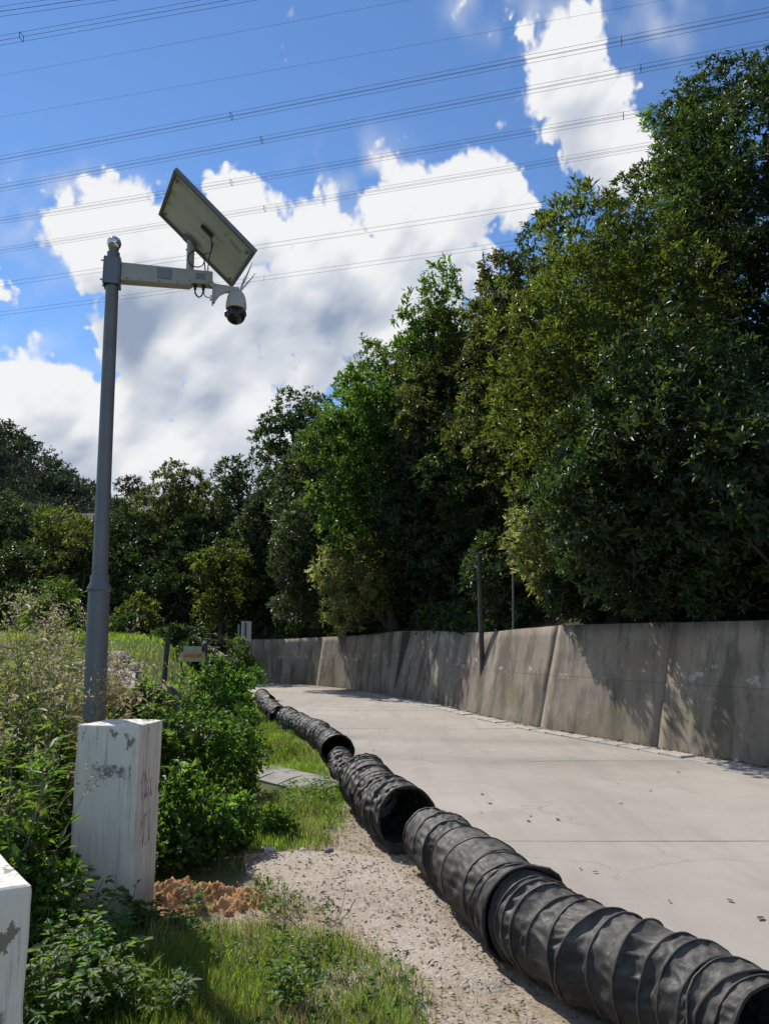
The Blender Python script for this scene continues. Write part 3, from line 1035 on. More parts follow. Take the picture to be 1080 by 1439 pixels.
c = q.mix(q.m('MULTIPLY', q.ss(mid, 0.45, 0.75), 0.55), c, (0.25, 0.185, 0.115))
c = q.mix(q.m('MULTIPLY', q.ss(vor, 0.75, 0.95), 0.5), c, (0.50, 0.46, 0.40))
c = q.mix(q.m('MULTIPLY', q.ss(vor, 0.2, 0.05), 0.5), c, (0.13, 0.105, 0.08))
gr = q.mix(q.ss(big, 0.3, 0.7), (0.055, 0.075, 0.022), (0.10, 0.105, 0.038))
gr = q.mix(q.m('MULTIPLY', q.ss(mid, 0.5, 0.75), 0.6), gr, (0.12, 0.09, 0.05))
c = q.mix(va, c, gr)
hh = q.m('ADD', q.m('MULTIPLY', mid, 0.6), q.m('MULTIPLY', fine, 0.5))
finish(q, q.n('ShaderNodeBsdfPrincipled', {'Base Color': c, 'Roughness': 0.95, 'Specular IOR Level': 0.15, 'Normal': bump(q, hh, 0.8, 0.015)}).outputs[0])
ground = tag(link_mesh('ground', me, mg), kind='structure')

# --- hillside behind the wall
offs = np.array([0.30, 0.6, 1.2, 2, 3, 4.5, 6.5, 9, 12, 16, 22, 30, 45, 70, 120])
hs = WP[::3]
hb = WB[::3]
rows = []
for o_ in offs:
    base = hs[:, :2] + hb * (o_ + BATTER * hs[:, 2:3])
    z = hs[:, 2] - 0.06 + hill_rise(np.full(len(hs), o_ - 0.4))
    P3 = np.stack([base[:, 0], base[:, 1], z], 1)
    P3[:, 2] += 0.12 * sines(P3 * np.array([1, 1, 0]), 41, 0.9, 3) * min(1, o_ - 0.3)
    rows.append(P3)
hV = np.concatenate(rows)
n1_ = len(hs)
ii = (np.arange(len(offs) - 1)[:, None] * n1_ + np.arange(n1_ - 1)[None, :]).ravel()
hF = np.stack([ii, ii + 1, ii + 1 + n1_, ii + n1_], 1)
tag(link_mesh('hillside', np_mesh('hillside', hV, hF, True), M['soil']), kind='structure')

# --- distant wooded hill on the left
xs = np.linspace(-260, 40, 60)
ys = np.linspace(130, 330, 24)
HX, HY = np.meshgrid(xs, ys)


def far_hill(X, Y):
    px = 540 + F_PX * X / Y
    crest = np.interp(X, [-260, -150, -118, -104, -95, -86, -76, -66, -50, 40], [60, 70, 64, 60, 52, 46, 40, 35, 26, 16])
    return crest * np.exp(-((Y - 210) / 70.0) ** 2) - 4


fz = far_hill(HX.ravel(), HY.ravel())
fV = np.stack([HX.ravel(), HY.ravel(), fz], 1)
ii = (np.arange(23)[:, None] * 60 + np.arange(59)[None, :]).ravel()
tag(link_mesh('hill', np_mesh('hill', fV, np.stack([ii, ii + 1, ii + 61, ii + 60], 1), True), M['soil']), kind='structure')

# --- road slabs
road = tag(empty('road', (0, 0, 0)), kind='structure')
JY = [-9.5, -5.0, -0.6, 1.9, float(gp(900, 1262)[1]), float(gp(985, 1182)[1]), 11.2, 15.4, 19.6, 24.0, 28.5]
GAP = 0.0008
for i in range(len(JY)):
    y0 = JY[i] + GAP
    if i + 1 < len(JY):
        y1 = JY[i + 1] - GAP
        nyy = max(3, int((y1 - y0) / 0.3) + 1)
        Ys = np.linspace(y0, y1, nyy)
        V = []
        nu = 14
        for Yv in Ys:
            xl = left_x(Yv) + 0.03 * math.sin(7 * Yv) + 0.015 * math.sin(23 * Yv)
            xr = right_x(Yv) - 0.52
            for k in range(nu):
                V.append((xl + (xr - xl) * k / (nu - 1), Yv, 0.0))
    else:                                               # the last stretch turns away to the left behind the bushes
        V = []
        nu = 14
        Ls = catmull([(left_x(y0), y0, 0), (-7.4, 30.2, 0), (-11, 32.0, 0), (-18, 34.2, 0), (-30, 38, 0)], 1.0)
        Rs = catmull([(right_x(y0) - 0.52, y0, 0), (-5.6, 33.7, 0), (-10.2, 36.0, 0), (-16, 37.6, 0), (-30, 42, 0)], 1.0)
        tt = np.linspace(0, 1, 40)
        L2 = np.array([[np.interp(t_, np.linspace(0, 1, len(Ls)), Ls[:, a]) for a in range(2)] for t_ in tt])
        R2 = np.array([[np.interp(t_, np.linspace(0, 1, len(Rs)), Rs[:, a]) for a in range(2)] for t_ in tt])
        nyy = 40
        for a, b in zip(L2, R2):
            for k in range(nu):
                p = a + (b - a) * k / (nu - 1)
                V.append((p[0], p[1], 0.0))
    V = np.array(V)
    V[:, 2] = 0.004 * sines(V * np.array([1, 1, 0]), 50 + i, 1.1, 2)
    top = len(V)
    ii = (np.arange(nyy - 1)[:, None] * nu + np.arange(nu - 1)[None, :]).ravel()
    F = [tuple(x) for x in np.stack([ii, ii + 1, ii + 1 + nu, ii + nu], 1)]
    rim = [k for k in range(nu)] + [r_ * nu + nu - 1 for r_ in range(1, nyy)] + [(nyy - 1) * nu + k for k in range(nu - 2, -1, -1)] + [r_ * nu for r_ in range(nyy - 2, 0, -1)]
    low = V[rim].copy()
    low[:, 2] = -0.15
    Vall = np.vstack([V, low])
    m_ = len(rim)
    for k in range(m_):
        F.append((rim[k], top + k, top + (k + 1) % m_, rim[(k + 1) % m_]))
    mm = bpy.data.meshes.new('slab')
    mm.from_pydata([tuple(v) for v in Vall], [], F)
    link_mesh('slab', mm, M['road'], road)

# --- gutter of small cover slabs at the foot of the wall
gut = tag(empty('gutter'), kind='structure')
s = wall_s(517, 973)
s_end = WS[-1] - 1
mbed = MB()
ss_ = np.arange(s - 14, s_end, 0.5)
bedL, bedR = [], []
for sv in ss_:
    p, b = wall_at(sv)
    bedL.append((p[0] - b[0] * 0.56, p[1] - b[1] * 0.56, -0.012))
    bedR.append((p[0] + b[0] * 0.05, p[1] + b[1] * 0.05, 0.016))
V = bedL + bedR
k = len(bedL)
mbed.add(V, [(i, i + 1, k + i + 1, k + i) for i in range(k - 1)], True)
mbed.build('gutter_bed', M['earth'], gut)
r = np.random.default_rng(3)
cnt = 0
while s < s_end:
    ln = r.uniform(0.42, 0.52)
    p, b = wall_at(s + ln / 2)
    tdir = np.array([b[1], -b[0]])
    if p[1] < 0.5:
        break
    Mx = np.array([[tdir[0], b[0], 0], [tdir[1], b[1], 0], [0, 0, 1]])
    tz = r.normal(0, 0.012)
    ca, sa = math.cos(tz), math.sin(tz)
    Mx = Mx @ np.array([[ca, -sa, 0], [sa, ca, 0], [0, 0, 1]])
    mb = MB()
    mb.bbox((0, 0, 0), (ln - 0.02, 0.27 + r.uniform(-0.02, 0.02), 0.07), 0.01)
    o = mb.build('cover_slab', M['drain'], gut)
    o.matrix_world = Matrix.Translation((p[0] - b[0] * 0.36, p[1] - b[1] * 0.36, -0.008 + r.normal(0, 0.006))) @ Matrix(Mx.tolist()).to_4x4() @ Matrix.Rotation(r.normal(0, 0.015), 4, 'X')
    s += ln + r.uniform(0.0, 0.01)
    cnt += 1

# --- retaining wall, one panel between two joints
wall = empty('retaining_wall', tuple(wall_at(wall_s(762, 1023))[0][:2]) + (0,))
tag(wall, 'long stained concrete retaining wall leaning back along the right of the road', 'wall')
WOFF = Matrix.Translation(-wall.location)
cuts = [WS[np.argmin(abs(WP[:, 0] + 7.2))], wall_s(380, 961), wall_s(440, 964), wall_s(545, 978), wall_s(642, 996), wall_s(762, 1023), wall_s(925, 1051), wall_s(1079, 1079) + 0.8, wall_s(1079, 1079) + 5.5, WS[-1] - 0.5]
proud = [-0.30, -0.28, -0.12, -0.16, 0.04, 0.06, 0.055, 0.06, 0.05, 0.06]
bat = [0.14, 0.14, 0.16, 0.30, 0.24, 0.25, 0.25, 0.25, 0.25]
for i in range(len(cuts) - 1):
    a, b_ = cuts[i] + 0.012, cuts[i + 1] - 0.012
    ns = max(4, int((b_ - a) / 0.22))
    nz = 12
    V, UV = [], []
    for sv in np.linspace(a, b_, ns):
        p, bk = wall_at(sv)
        H = p[2]
        for j in range(nz):
            z = -0.25 + (H + 0.25) * j / (nz - 1)
            set_back = bat[i] * z - proud[i]
            V.append((p[0] + bk[0] * set_back, p[1] + bk[1] * set_back, z))
            UV.append((sv, z))
    front = np.array(V)
    nrm = 0.012 * sines(front, 60 + i, 2.2, 3)
    tops = np.array([wall_at(sv)[1] for sv in np.linspace(a, b_, ns)])
    front[:, :2] -= np.repeat(tops, nz, 0) * nrm[:, None]
    # uneven crest
    cr = np.arange(ns) * nz + nz - 1
    front[cr, 2] += 0.008 * sines(front[cr], 70 + i, 2.5, 3)
    back = front.copy()
    back[:, :2] = 0
    for kk, sv in enumerate(np.linspace(a, b_, ns)):
        p, bk = wall_at(sv)
        H = p[2]
        for j in range(nz):
            q_ = p[:2] + bk * (bat[i] * H + 0.36 - proud[i])
            back[kk * nz + j] = (q_[0], q_[1], front[kk * nz + j][2])
    V = np.vstack([front, back])
    UV = np.array(UV + UV)
    n0 = len(front)
    ii = (np.arange(ns - 1)[:, None] * nz + np.arange(nz - 1)[None, :]).ravel()
    F = list(np.stack([ii, ii + nz, ii + nz + 1, ii + 1], 1)) + list(np.stack([ii, ii + 1, ii + nz + 1, ii + nz], 1) + n0)
    for kk in range(ns - 1):
        t0 = kk * nz + nz - 1
        F.append((t0, t0 + nz, t0 + nz + n0, t0 + n0))
    for j in range(nz - 1):
        F.append((j, j + 1, j + 1 + n0, j + n0))
        e0 = (ns - 1) * nz + j
        F.append((e0, e0 + n0, e0 + 1 + n0, e0 + 1))
    mm = np_mesh('wall_panel', V, np.array(F), False, UV)
    o = link_mesh('wall_panel', mm, M['wall'], wall)
    o.matrix_parent_inverse = WOFF
    # filler strip recessed in the joint
    if i:
        p, bk = wall_at(cuts[i])
        mb = MB()
        tdir = np.array([bk[1], -bk[0]])
        bt = min(bat[i], bat[i - 1])
        pr = min(proud[i], proud[i - 1]) - 0.03
        c0 = [p[:2] + tdir * sg * 0.014 + bk * (bt * z - pr + dp) for z in (-0.2, p[2] - 0.02) for sg in (-1, 1) for dp in (0, 0.3)]
        zz = [-0.2] * 4 + [p[2] - 0.02] * 4
        mb.add([(c_[0], c_[1], z) for c_, z in zip(c0, zz)], [(0, 2, 6, 4), (1, 5, 7, 3), (4, 6, 7, 5), (0, 4, 5, 1), (2, 3, 7, 6)])
        o = mb.build('joint_filler', M['joint'], wall)
        o.matrix_parent_inverse = WOFF

# --- gravel pad on the verge, with a broken raised edge
pad_px = [(338, 1202), (380, 1199), (430, 1197), (480, 1199), (530, 1204), (575, 1222), (612, 1258), (650, 1300), (690, 1345), (720, 1385), (690, 1400), (640, 1390), (600, 1372), (560, 1345), (515, 1318), (470, 1296), (430, 1280), (392, 1262), (360, 1240), (335, 1222)]
poly = np.array([gp(x, y)[:2] for x, y in pad_px])


def inside(P, poly):
    x, y = P[:, 0], P[:, 1]
    c_ = np.zeros(len(P), bool)
    j = len(poly) - 1
    for i in range(len(poly)):
        xi, yi = poly[i]
        xj, yj = poly[j]
        hit = ((yi > y) != (yj > y)) & (x < (xj - xi) * (y - yi) / (yj - yi + 1e-12) + xi)
        c_ ^= hit
        j = i
    return c_


def edge_dist(P, poly):
    d = np.full(len(P), 1e9)
    for i in range(len(poly)):
        a, b = poly[i - 1], poly[i]
        ab = b - a
        t = np.clip(((P - a) @ ab) / (ab @ ab), 0, 1)
        d = np.minimum(d, np.linalg.norm(P - (a + t[:, None] * ab), axis=1))
    return d


lo, hi = poly.min(0) - 0.2, poly.max(0) + 0.2
px_ = np.arange(lo[0], hi[0], 0.03)
py_ = np.arange(lo[1], hi[1], 0.03)
PX, PY = np.meshgrid(px_, py_)
PP = np.stack([PX.ravel(), PY.ravel()], 1)
sd = np.where(inside(PP, poly), 1, -1) * edge_dist(PP, poly)
P3 = np.column_stack([PP, np.zeros(len(PP))])
sd = sd + 0.07 * sines(P3, 81, 6, 4)
zz = ground_z(PP[:, 0], PP[:, 1]) + np.clip(sd / 0.10, -1, 1) * 0.024 + 0.006 * sines(P3, 82, 9, 3)
me = np_mesh('gravel_pad', np.column_stack([PP, zz]), np.stack([(i0 := (np.arange(len(py_) - 1)[:, None] * len(px_) + np.arange(len(px_) - 1)[None, :]).ravel()), i0 + 1, i0 + 1 + len(px_), i0 + len(px_)], 1)[sd.reshape(-1)[i0] > -0.12], True)
tag(link_mesh('gravel_path', me, M['pad']), kind='structure')

# ------------------------------------------------------------------ white guard posts
def guard_post(name, label, corner, ang, size, h, seed):
    """square post; CORNER is its front right corner on plan, ANG the turn of its front face"""
    mb = MB()
    n = 22
    s = size / 2
    r = np.random.default_rng(seed)
    prof = []
    b = 0.006
    ring = [(-s + b, -s), (s - b, -s), (s, -s + b), (s, s - b), (s - b, s), (-s + b, s), (-s, s - b), (-s, -s + b)]
    # ring with extra points along the edges so that the arrises can be chipped
    pts = []
    for i in range(8):
        a, c_ = np.array(ring[i]), np.array(ring[(i + 1) % 8])
        m_ = 8 if i % 2 == 0 else 1
        for k in range(m_):
            pts.append(a + (c_ - a) * k / m_)
    pts = np.array(pts)
    m_ = len(pts)
    V = []
    zs = np.concatenate([np.linspace(-0.2, h - 0.04, n), [h - 0.015, h - 0.004, h]])
    for iz, z in enumerate(zs):
        sc_ = 1.0 - 0.0 * z
        inset = 0.0 if z < h - 0.01 else (0.002 if z < h - 0.002 else 0.007)
        rr = pts * (1 - inset / s)
        V3 = np.column_stack([rr, np.full(m_, z)])
        d = 0.0035 * sines(V3, seed, 9, 3) + 0.006 * np.minimum(0, sines(V3, seed + 1, 22, 2) + 0.35)
        corner_ = (abs(abs(pts[:, 0]) - s) < 0.03) & (abs(abs(pts[:, 1]) - s) < 0.03)
        d = np.where(corner_, d * 0.9, d * 0.3)
        V3[:, :2] *= (1 + d / s)[:, None]
        if z >= h - 0.02:
            V3[:, 2] += 0.004 * sines(V3, seed + 2, 16, 2)
        V += list(V3)
    F = []
    for i in range(len(zs) - 1):
        for k in range(m_):
            a, c_ = i * m_ + k, i * m_ + (k + 1) % m_
            F.append((a, c_, c_ + m_, a + m_))
    top0 = (len(zs) - 1) * m_
    V.append(np.array([0, 0, h + 0.002]))
    for k in range(m_):
        F.append((top0 + k, top0 + (k + 1) % m_, len(V) - 1))
    mb.add(V, F, False)
    o = mb.build(name, M['paint'])
    ca, sa = math.cos(ang), math.sin(ang)
    c0 = np.array(corner) - np.array([ca * s - sa * (-s), sa * s + ca * (-s)])
    o.location = (c0[0], c0[1], 0)
    o.rotation_euler = (0, 0, ang)
    return tag(o, label, 'post')


c2 = gp(181, 1312)
guard_post('guard_post', 'white concrete post with chipped paint and red traces before the camera pole', c2[:2], math.radians(-4.6), 0.375, 1.132, 5)
c1 = at(48, 1243, 1.64)
guard_post('guard_post', 'white concrete post cut off by the lower left corner, its sunlit top seen from above', c1[:2], math.radians(37), 0.375, float(c1[2]), 9)

# ------------------------------------------------------------------ solar camera pole
PB = np.array([-1.925, 5.32, 0.0])
PT = at(160, 352, 5.32)
axis = unit(PT - PB)


def on_pole(z):
    return PB + (PT - PB) * (z / PT[2])


pole = empty('camera_pole', tuple(PB))
tag(pole, 'tall grey pole carrying a solar panel and a dome surveillance camera', 'camera pole')
PO = Matrix.Translation(-Vector(PB))


def part(mb, name, mat):
    o = mb.build(name, mat, pole)
    o.matrix_parent_inverse = PO
    return o


zc = 2.02
mb = MB()
mb.tube([on_pole(-0.2), on_pole(0.5), on_pole(1.2), on_pole(zc - 0.05)], [0.074, 0.0735, 0.0725, 0.0715], 32)
part(mb, 'lower_tube', M['pole_paint'])
mb = MB()
mb.tube([on_pole(zc - 0.06), on_pole(zc - 0.045), on_pole(zc - 0.03), on_pole(zc - 0.005), on_pole(zc + 0.02), on_pole(zc + 0.04), on_pole(zc + 0.055)], [0.073, 0.081, 0.080, 0.066, 0.061, 0.065, 0.058], 32)
part(mb, 'collar', M['pole_paint'])
mb = MB()
mb.tube([on_pole(zc), on_pole(3.0), on_pole(PT[2] - 0.02)], [0.053, 0.049, 0.0455], 32)
part(mb, 'upper_tube', M['galv'])
mb = MB()
mb.lathe([(0.030, -0.05), (0.030, 0.0), (0.038, 0.01), (0.038, 0.02)], PT, 20)
part(mb, 'finial_neck', M['bracket'])
mb = MB()
prof = [(0.052 * math.sin(a), -0.052 * math.cos(a)) for a in np.linspace(0.12, math.pi - 0.02, 14)]
mb.lathe(prof, PT + np.array([0, 0, 0.058]), 24)
part(mb, 'finial_ball', M['steel'])
# arm box: goes right and a little away
A0 = np.array([PT[0], PT[1], 0.0])
adir = unit(np.array([0.71, 0.16, 0.0]))
aside = np.array([-adir[1], adir[0], 0.0])
top_z = at(172, 366, 5.27)[2]
RA = np.array([adir, aside, [0, 0, 1]]).T


def arm_pt(u, v, z):
    return A0 + adir * u + aside * v + np.array([0, 0, z])


# clamp shells with bolts
mb = MB()
cz = top_z - 0.075
for sg in (-1, 1):
    mb.bbox(arm_pt(0.0, sg * 0.058, cz), (0.10, 0.012, 0.21), 0.003, RA)
mb.bbox(arm_pt(-0.052, 0, cz), (0.012, 0.128, 0.21), 0.003, RA)
mb.bbox(arm_pt(0.056, 0, cz), (0.012, 0.128, 0.21), 0.003, RA)
part(mb, 'clamp', M['bracket'])
for (dz, sg) in ((0.07, -1), (-0.08, -1), (0.07, 1), (-0.08, 1)):
    mb = MB()
    p0 = arm_pt(-0.075, sg * 0.052, cz + dz)
    mb.tube([p0, p0 + adir * 0.03], 0.007, 8)
    part(mb, 'bolt', M['steel'])
# sheet-metal arm: full depth at the pole, stepped up near its end
prof = [(0.064, 0.0), (0.725, 0.0), (0.725, -0.105), (0.585, -0.105), (0.555, -0.128), (0.064, -0.140)]
aw = 0.045
V = [arm_pt(u, -aw, top_z + z) for u, z in prof] + [arm_pt(u, aw, top_z + z) for u, z in prof]
n = len(prof)
F = [tuple(range(n - 1, -1, -1)), tuple(range(n, 2 * n))] + [(i, (i + 1) % n, n + (i + 1) % n, n + i) for i in range(n)]
mb = MB()
mb.add(V, F)
arm = part(mb, 'arm', M['arm'])
bv = arm.modifiers.new('bevel', 'BEVEL')
bv.width = 0.006
bv.segments = 2


def child(mb, name, mat, parent):
    return mb.build(name, mat, parent)          # the parts are modelled in world space


mb = MB()
mb.box(arm_pt(0.375, -aw - 0.002, top_z - 0.060), (0.105, 0.003, 0.085), RA)
st = child(mb, 'label_plate', M['sticker'], arm)
for k in range(6):
    mb = MB()
    mb.box(arm_pt(0.372 + random.uniform(-.004, .004), -aw - 0.0042, top_z - 0.030 - 0.011 * k), (random.uniform(0.07, 0.09), 0.0012, 0.0035), RA)
    child(mb, 'print_line', M['sticker_line'], arm)
mb = MB()
mb.box(arm_pt(0.635, -aw - 0.002, top_z - 0.052), (0.070, 0.003, 0.045), RA)
child(mb, 'label_plate', M['sticker'], arm)
for u, z in ((0.11, -0.125), (0.20, -0.128), (0.34, -0.122), (0.47, -0.118), (0.56, -0.100), (0.70, -0.092)):
    mb = MB()
    p0 = arm_pt(u, -aw - 0.004, top_z + z)
    mb.tube([p0, p0 + aside * 0.006], 0.006, 8)
    child(mb, 'screw', M['bracket'], arm)
# panel post on the arm
# solar panel corners (fitted): long side A-B / D-C, underside seen
pa, pb_, pc_, pd = [np.array(v) for v in ([-1.429, 4.803, 4.83], [-0.904, 5.076, 4.363], [-1.191, 5.697, 4.402], [-1.717, 5.424, 4.869])]
pcen = (pa + pb_ + pc_ + pd) / 4
eu = unit(pb_ - pa)
ev = unit(pa - pd - eu * np.dot(pa - pd, eu))
en = np.cross(eu, ev)
if en[2] < 0:
    en = -en
Lp = np.linalg.norm(pb_ - pa)
Wp = np.linalg.norm(pa - pd)
RP = np.array([eu, ev, en]).T
mb = MB()
tb = arm_pt(0.555, 0.0, top_z - 0.01)
tp = pcen - en * 0.03 + np.array([0, 0, 0])
tp2 = np.array([tb[0] - 0.005, tb[1] + 0.01, 0])
# height where the post meets the back of the panel
k = np.dot(pcen - en * 0.03 - np.array([tp2[0], tp2[1], 0]), en) / en[2]
tp2[2] = k
mb.tube([tb, tp2], 0.029, 20)
part(mb, 'panel_post', M['arm'])
mb = MB()
mb.box(tp2 - en * 0.012, (0.12, 0.10, 0.008), RP)
mb.tube([tp2 - np.array([0.035, 0.0, 0.07]), tp2 - np.array([-0.035, 0, 0.07])], 0.008, 8)
part(mb, 'post_head', M['bracket'])
panel_c = pcen
mb = MB()
mb.box(panel_c - en * 0.004, (Lp - 0.02, Wp - 0.02, 0.006), RP)
panel = part(mb, 'solar_panel', M['backsheet'])
for sx, sy, lx, ly in ((0, 1, Lp, 0.022), (0, -1, Lp, 0.022), (1, 0, 0.022, Wp - 0.046), (-1, 0, 0.022, Wp - 0.046)):
    mb = MB()
    mb.bbox(panel_c + eu * sx * (Lp / 2 - 0.011) + ev * sy * (Wp / 2 - 0.011) - en * 0.010, (lx, ly, 0.034), 0.003, RP)
    child(mb, 'frame_bar', M['alu'], panel)
mb = MB()
mb.box(panel_c + en * 0.004, (Lp - 0.05, Wp - 0.05, 0.005), RP)
child(mb, 'cells', M['cells'], panel)
# bent cover channel and rib folds on the underside
for off, wd_, dp in ((0.17, 0.16, 0.012), (-0.02, 0.13, 0.006), (-0.21, 0.16, 0.009)):
    prof = [(-wd_ / 2, 0), (-wd_ / 2 + 0.02, -dp), (wd_ / 2 - 0.02, -dp), (wd_ / 2, 0)]
    V = []
    for e_ in (-1, 1):
        for (y_, z_) in prof:
            V.append(panel_c + eu * e_ * (Lp / 2 - 0.026) + ev * (off + y_) + en * (z_ - 0.0075))
    mb = MB()
    mb.add(V, [(0, 1, 5, 4), (1, 2, 6, 5), (2, 3, 7, 6), (0, 3, 2, 1), (4, 5, 6, 7)])
    child(mb, 'rib', M['backsheet'], panel)
mb = MB()
mb.bbox(panel_c + eu * 0.01 + ev * 0.055 - en * 0.030, (0.11, 0.035, 0.022), 0.004, RP)
child(mb, 'junction_box', M['rubber'], panel)
M['faded_label'] = plain('faded_label', (0.40, 0.36, 0.22), 0.6, 0, 0.15, 20)
for k_, (du, dv, lw) in enumerate(((0.14, 0.21, 0.035), (0.20, 0.195, 0.05), (0.245, 0.185, 0.04), (0.28, 0.18, 0.03))):
    mb = MB()
    mb.box(panel_c + eu * du + ev * dv - en * 0.0210, (lw * 0.8, 0.05, 0.002), RP)
    child(mb, 'sticker', M['faded_label'], panel)
for sx in (-1, 1):
    for sy in (-1, 1):
        mb = MB()
        p0 = panel_c + eu * sx * (Lp / 2 - 0.05) + ev * sy * (Wp / 2 - 0.09) - en * 0.018
        mb.tube([p0, p0 - en * 0.016], 0.009, 8)
        child(mb, 'screw', M['bracket'], panel)
# cables
def curve(pts, n=24):
    return catmull(np.array(pts), np.linalg.norm(np.diff(np.array(pts), axis=0), axis=1).sum() / n)


f_ = -aw - 0.012
mb = MB()
cj = panel_c + eu * 0.06 + ev * 0.04 - en * 0.035
loop = [cj, cj + np.array([0.01, -0.02, -0.12]), arm_pt(0.66, f_ * 0.6, top_z + 0.14)]
lc = arm_pt(0.60, f_ - 0.02, top_z + 0.075)
for a in np.linspace(0.3, 2 * math.pi + 0.4, 13):
    loop.append(lc + adir * 0.06 * math.cos(a) + np.array([0, 0, 0.062 * math.sin(a)]) + aside * 0.004 * a)
loop.append(arm_pt(0.672, 0, top_z - 0.005))
mb.tube(catmull(np.array(loop), 0.012), 0.0048, 7)
part(mb, 'cable', M['rubber'])
mb = MB()
mb.tube(catmull(np.array([panel_c + eu * 0.09 - en * 0.03, arm_pt(0.69, -0.01, top_z + 0.10), arm_pt(0.688, 0, top_z - 0.005)]), 0.02), 0.0045, 7)
part(mb, 'cable', M['rubber'])
for u in (0.600, 0.660):
    mb = MB()
    p0 = arm_pt(u, -0.01, top_z - 0.100)
    mb.tube([p0, p0 - np.array([0, 0, 0.020]), p0 - np.array([0, 0, 0.022]), p0 - np.array([0, 0, 0.045])], [0.016, 0.016, 0.012, 0.011], 12)
    part(mb, 'cable_gland', M['rubber'])
mb = MB()
mb.tube(catmull(np.array([arm_pt(0.600, -0.01, top_z - 0.14), arm_pt(0.602, -0.01, top_z - 0.175), arm_pt(0.630, -0.012, top_z - 0.205), arm_pt(0.655, -0.01, top_z - 0.175), arm_pt(0.660, -0.01, top_z - 0.14)]), 0.008), 0.0062, 8)
part(mb, 'cable', M['rubber'])
mb = MB()
mb.tube(catmull(np.array([arm_pt(0.664, -0.008, top_z - 0.14), arm_pt(0.668, -0.008, top_z - 0.180), arm_pt(0.685, -0.008, top_z - 0.196), arm_pt(0.735, -0.004, top_z - 0.200)]), 0.008), 0.0042, 8)
part(mb, 'cable', M['sticker_line'])
# dome camera on a curved bracket
bu = 0.727
mb = MB()
outer = [(bu + 0.008, -0.085), (bu + 0.008, -0.235), (bu + 0.018, -0.235), (bu + 0.028, -0.205), (bu + 0.055, -0.165), (bu + 0.095, -0.140), (bu + 0.150, -0.132), (bu + 0.200, -0.132), (bu + 0.200, -0.098), (bu + 0.12, -0.094)]
n = len(outer)
V = [arm_pt(u, -0.022, top_z + z) for u, z in outer] + [arm_pt(u, 0.022, top_z + z) for u, z in outer]
mb.add(V, [tuple(range(n)), tuple(range(2 * n - 1, n - 1, -1))] + [(i, n + i, n + (i + 1) % n, (i + 1) % n) for i in range(n)])
br = part(mb, 'camera_bracket', M['cam_white'])
mb = MB()
mb.bbox(arm_pt(bu + 0.003, 0, top_z - 0.16), (0.010, 0.085, 0.165), 0.002, RA)
part(mb, 'mount_plate', M['cam_white'])
for z in (-0.225, -0.195, -0.105):
    mb = MB()
    p0 = arm_pt(bu - 0.016, -0.03, top_z + z)
    mb.tube([p0, p0 + adir * 0.016], 0.007, 8)
    part(mb, 'bolt', M['steel'])
ctop = arm_pt(bu + 0.180, 0, top_z - 0.118)
mb = MB()
prof = [(r_ * 1.13, z_ * 1.13) for r_, z_ in [(0.022, 0.0), (0.034, -0.004), (0.050, -0.022), (0.062, -0.052), (0.0685, -0.090), (0.0695, -0.128), (0.0665, -0.134), (0.062, -0.134)]]
mb.lathe([(r_, z_) for r_, z_ in prof[::-1]], ctop, 36)
cam_body = part(mb, 'dome_camera', M['cam_white'])
mb = MB()
pr = [(0.073 * math.sin(a), -0.198 - 0.0725 * math.cos(a)) for a in np.linspace(0.05, 2.25, 18)]
mb.lathe(pr, ctop, 36)
child(mb, 'lens_dome', M['cam_dome'], cam_body)
mb = MB()
vd = unit(np.array([0.25, -0.9, -0.3]))
p0 = ctop + np.array([0, 0, -0.195]) + vd * 0.057
mb.tube([p0, p0 + vd * 0.022], [0.026, 0.024], 18)
child(mb, 'lens', M['rubber'], cam_body)
for sg in (-1, 1):
    mb = MB()
    p0 = ctop + np.array([sg * 0.068, -0.012, -0.195])
    mb.tube([p0, p0 + np.array([sg * 0.012, 0, 0])], [0.026, 0.020], 14)
    child(mb, 'side_cap', M['rubber'], cam_body)
for k_, (tip, w_) in enumerate((((0.125, -0.06, 0.205), 0.0075), ((0.138, 0.05, 0.180), 0.0075), ((0.045, 0.07, 0.16), 0.006))):
    mb = MB()
    p0 = ctop + np.array([0.030 - 0.006 * k_, -0.014 + 0.014 * k_, -0.012])
    p1 = ctop + np.array(tip)
    mb.tube([p0, p0 * 0.72 + p1 * 0.28, p0 * 0.7 + p1 * 0.3, p0 * 0.3 + p1 * 0.7, p1], [w_ * 0.8, w_ * 0.8, w_, w_ * 0.75, w_ * 0.3], 10)
    child(mb, 'antenna', M['antenna'], cam_body)

# ------------------------------------------------------------------ flexible ventilation ducts along the road edge
axis_full = catmull([(p[0], p[1], DR) for p in DA], 0.02)
AS = np.concatenate([[0], np.cumsum(np.linalg.norm(np.diff(axis_full[:, :2], axis=0), axis=1))])


def duct_s(x, y):
    p = gp(x, y, DR)[:2]
    return AS[int(np.argmin(np.linalg.norm(axis_full[:, :2] - p, axis=1)))]


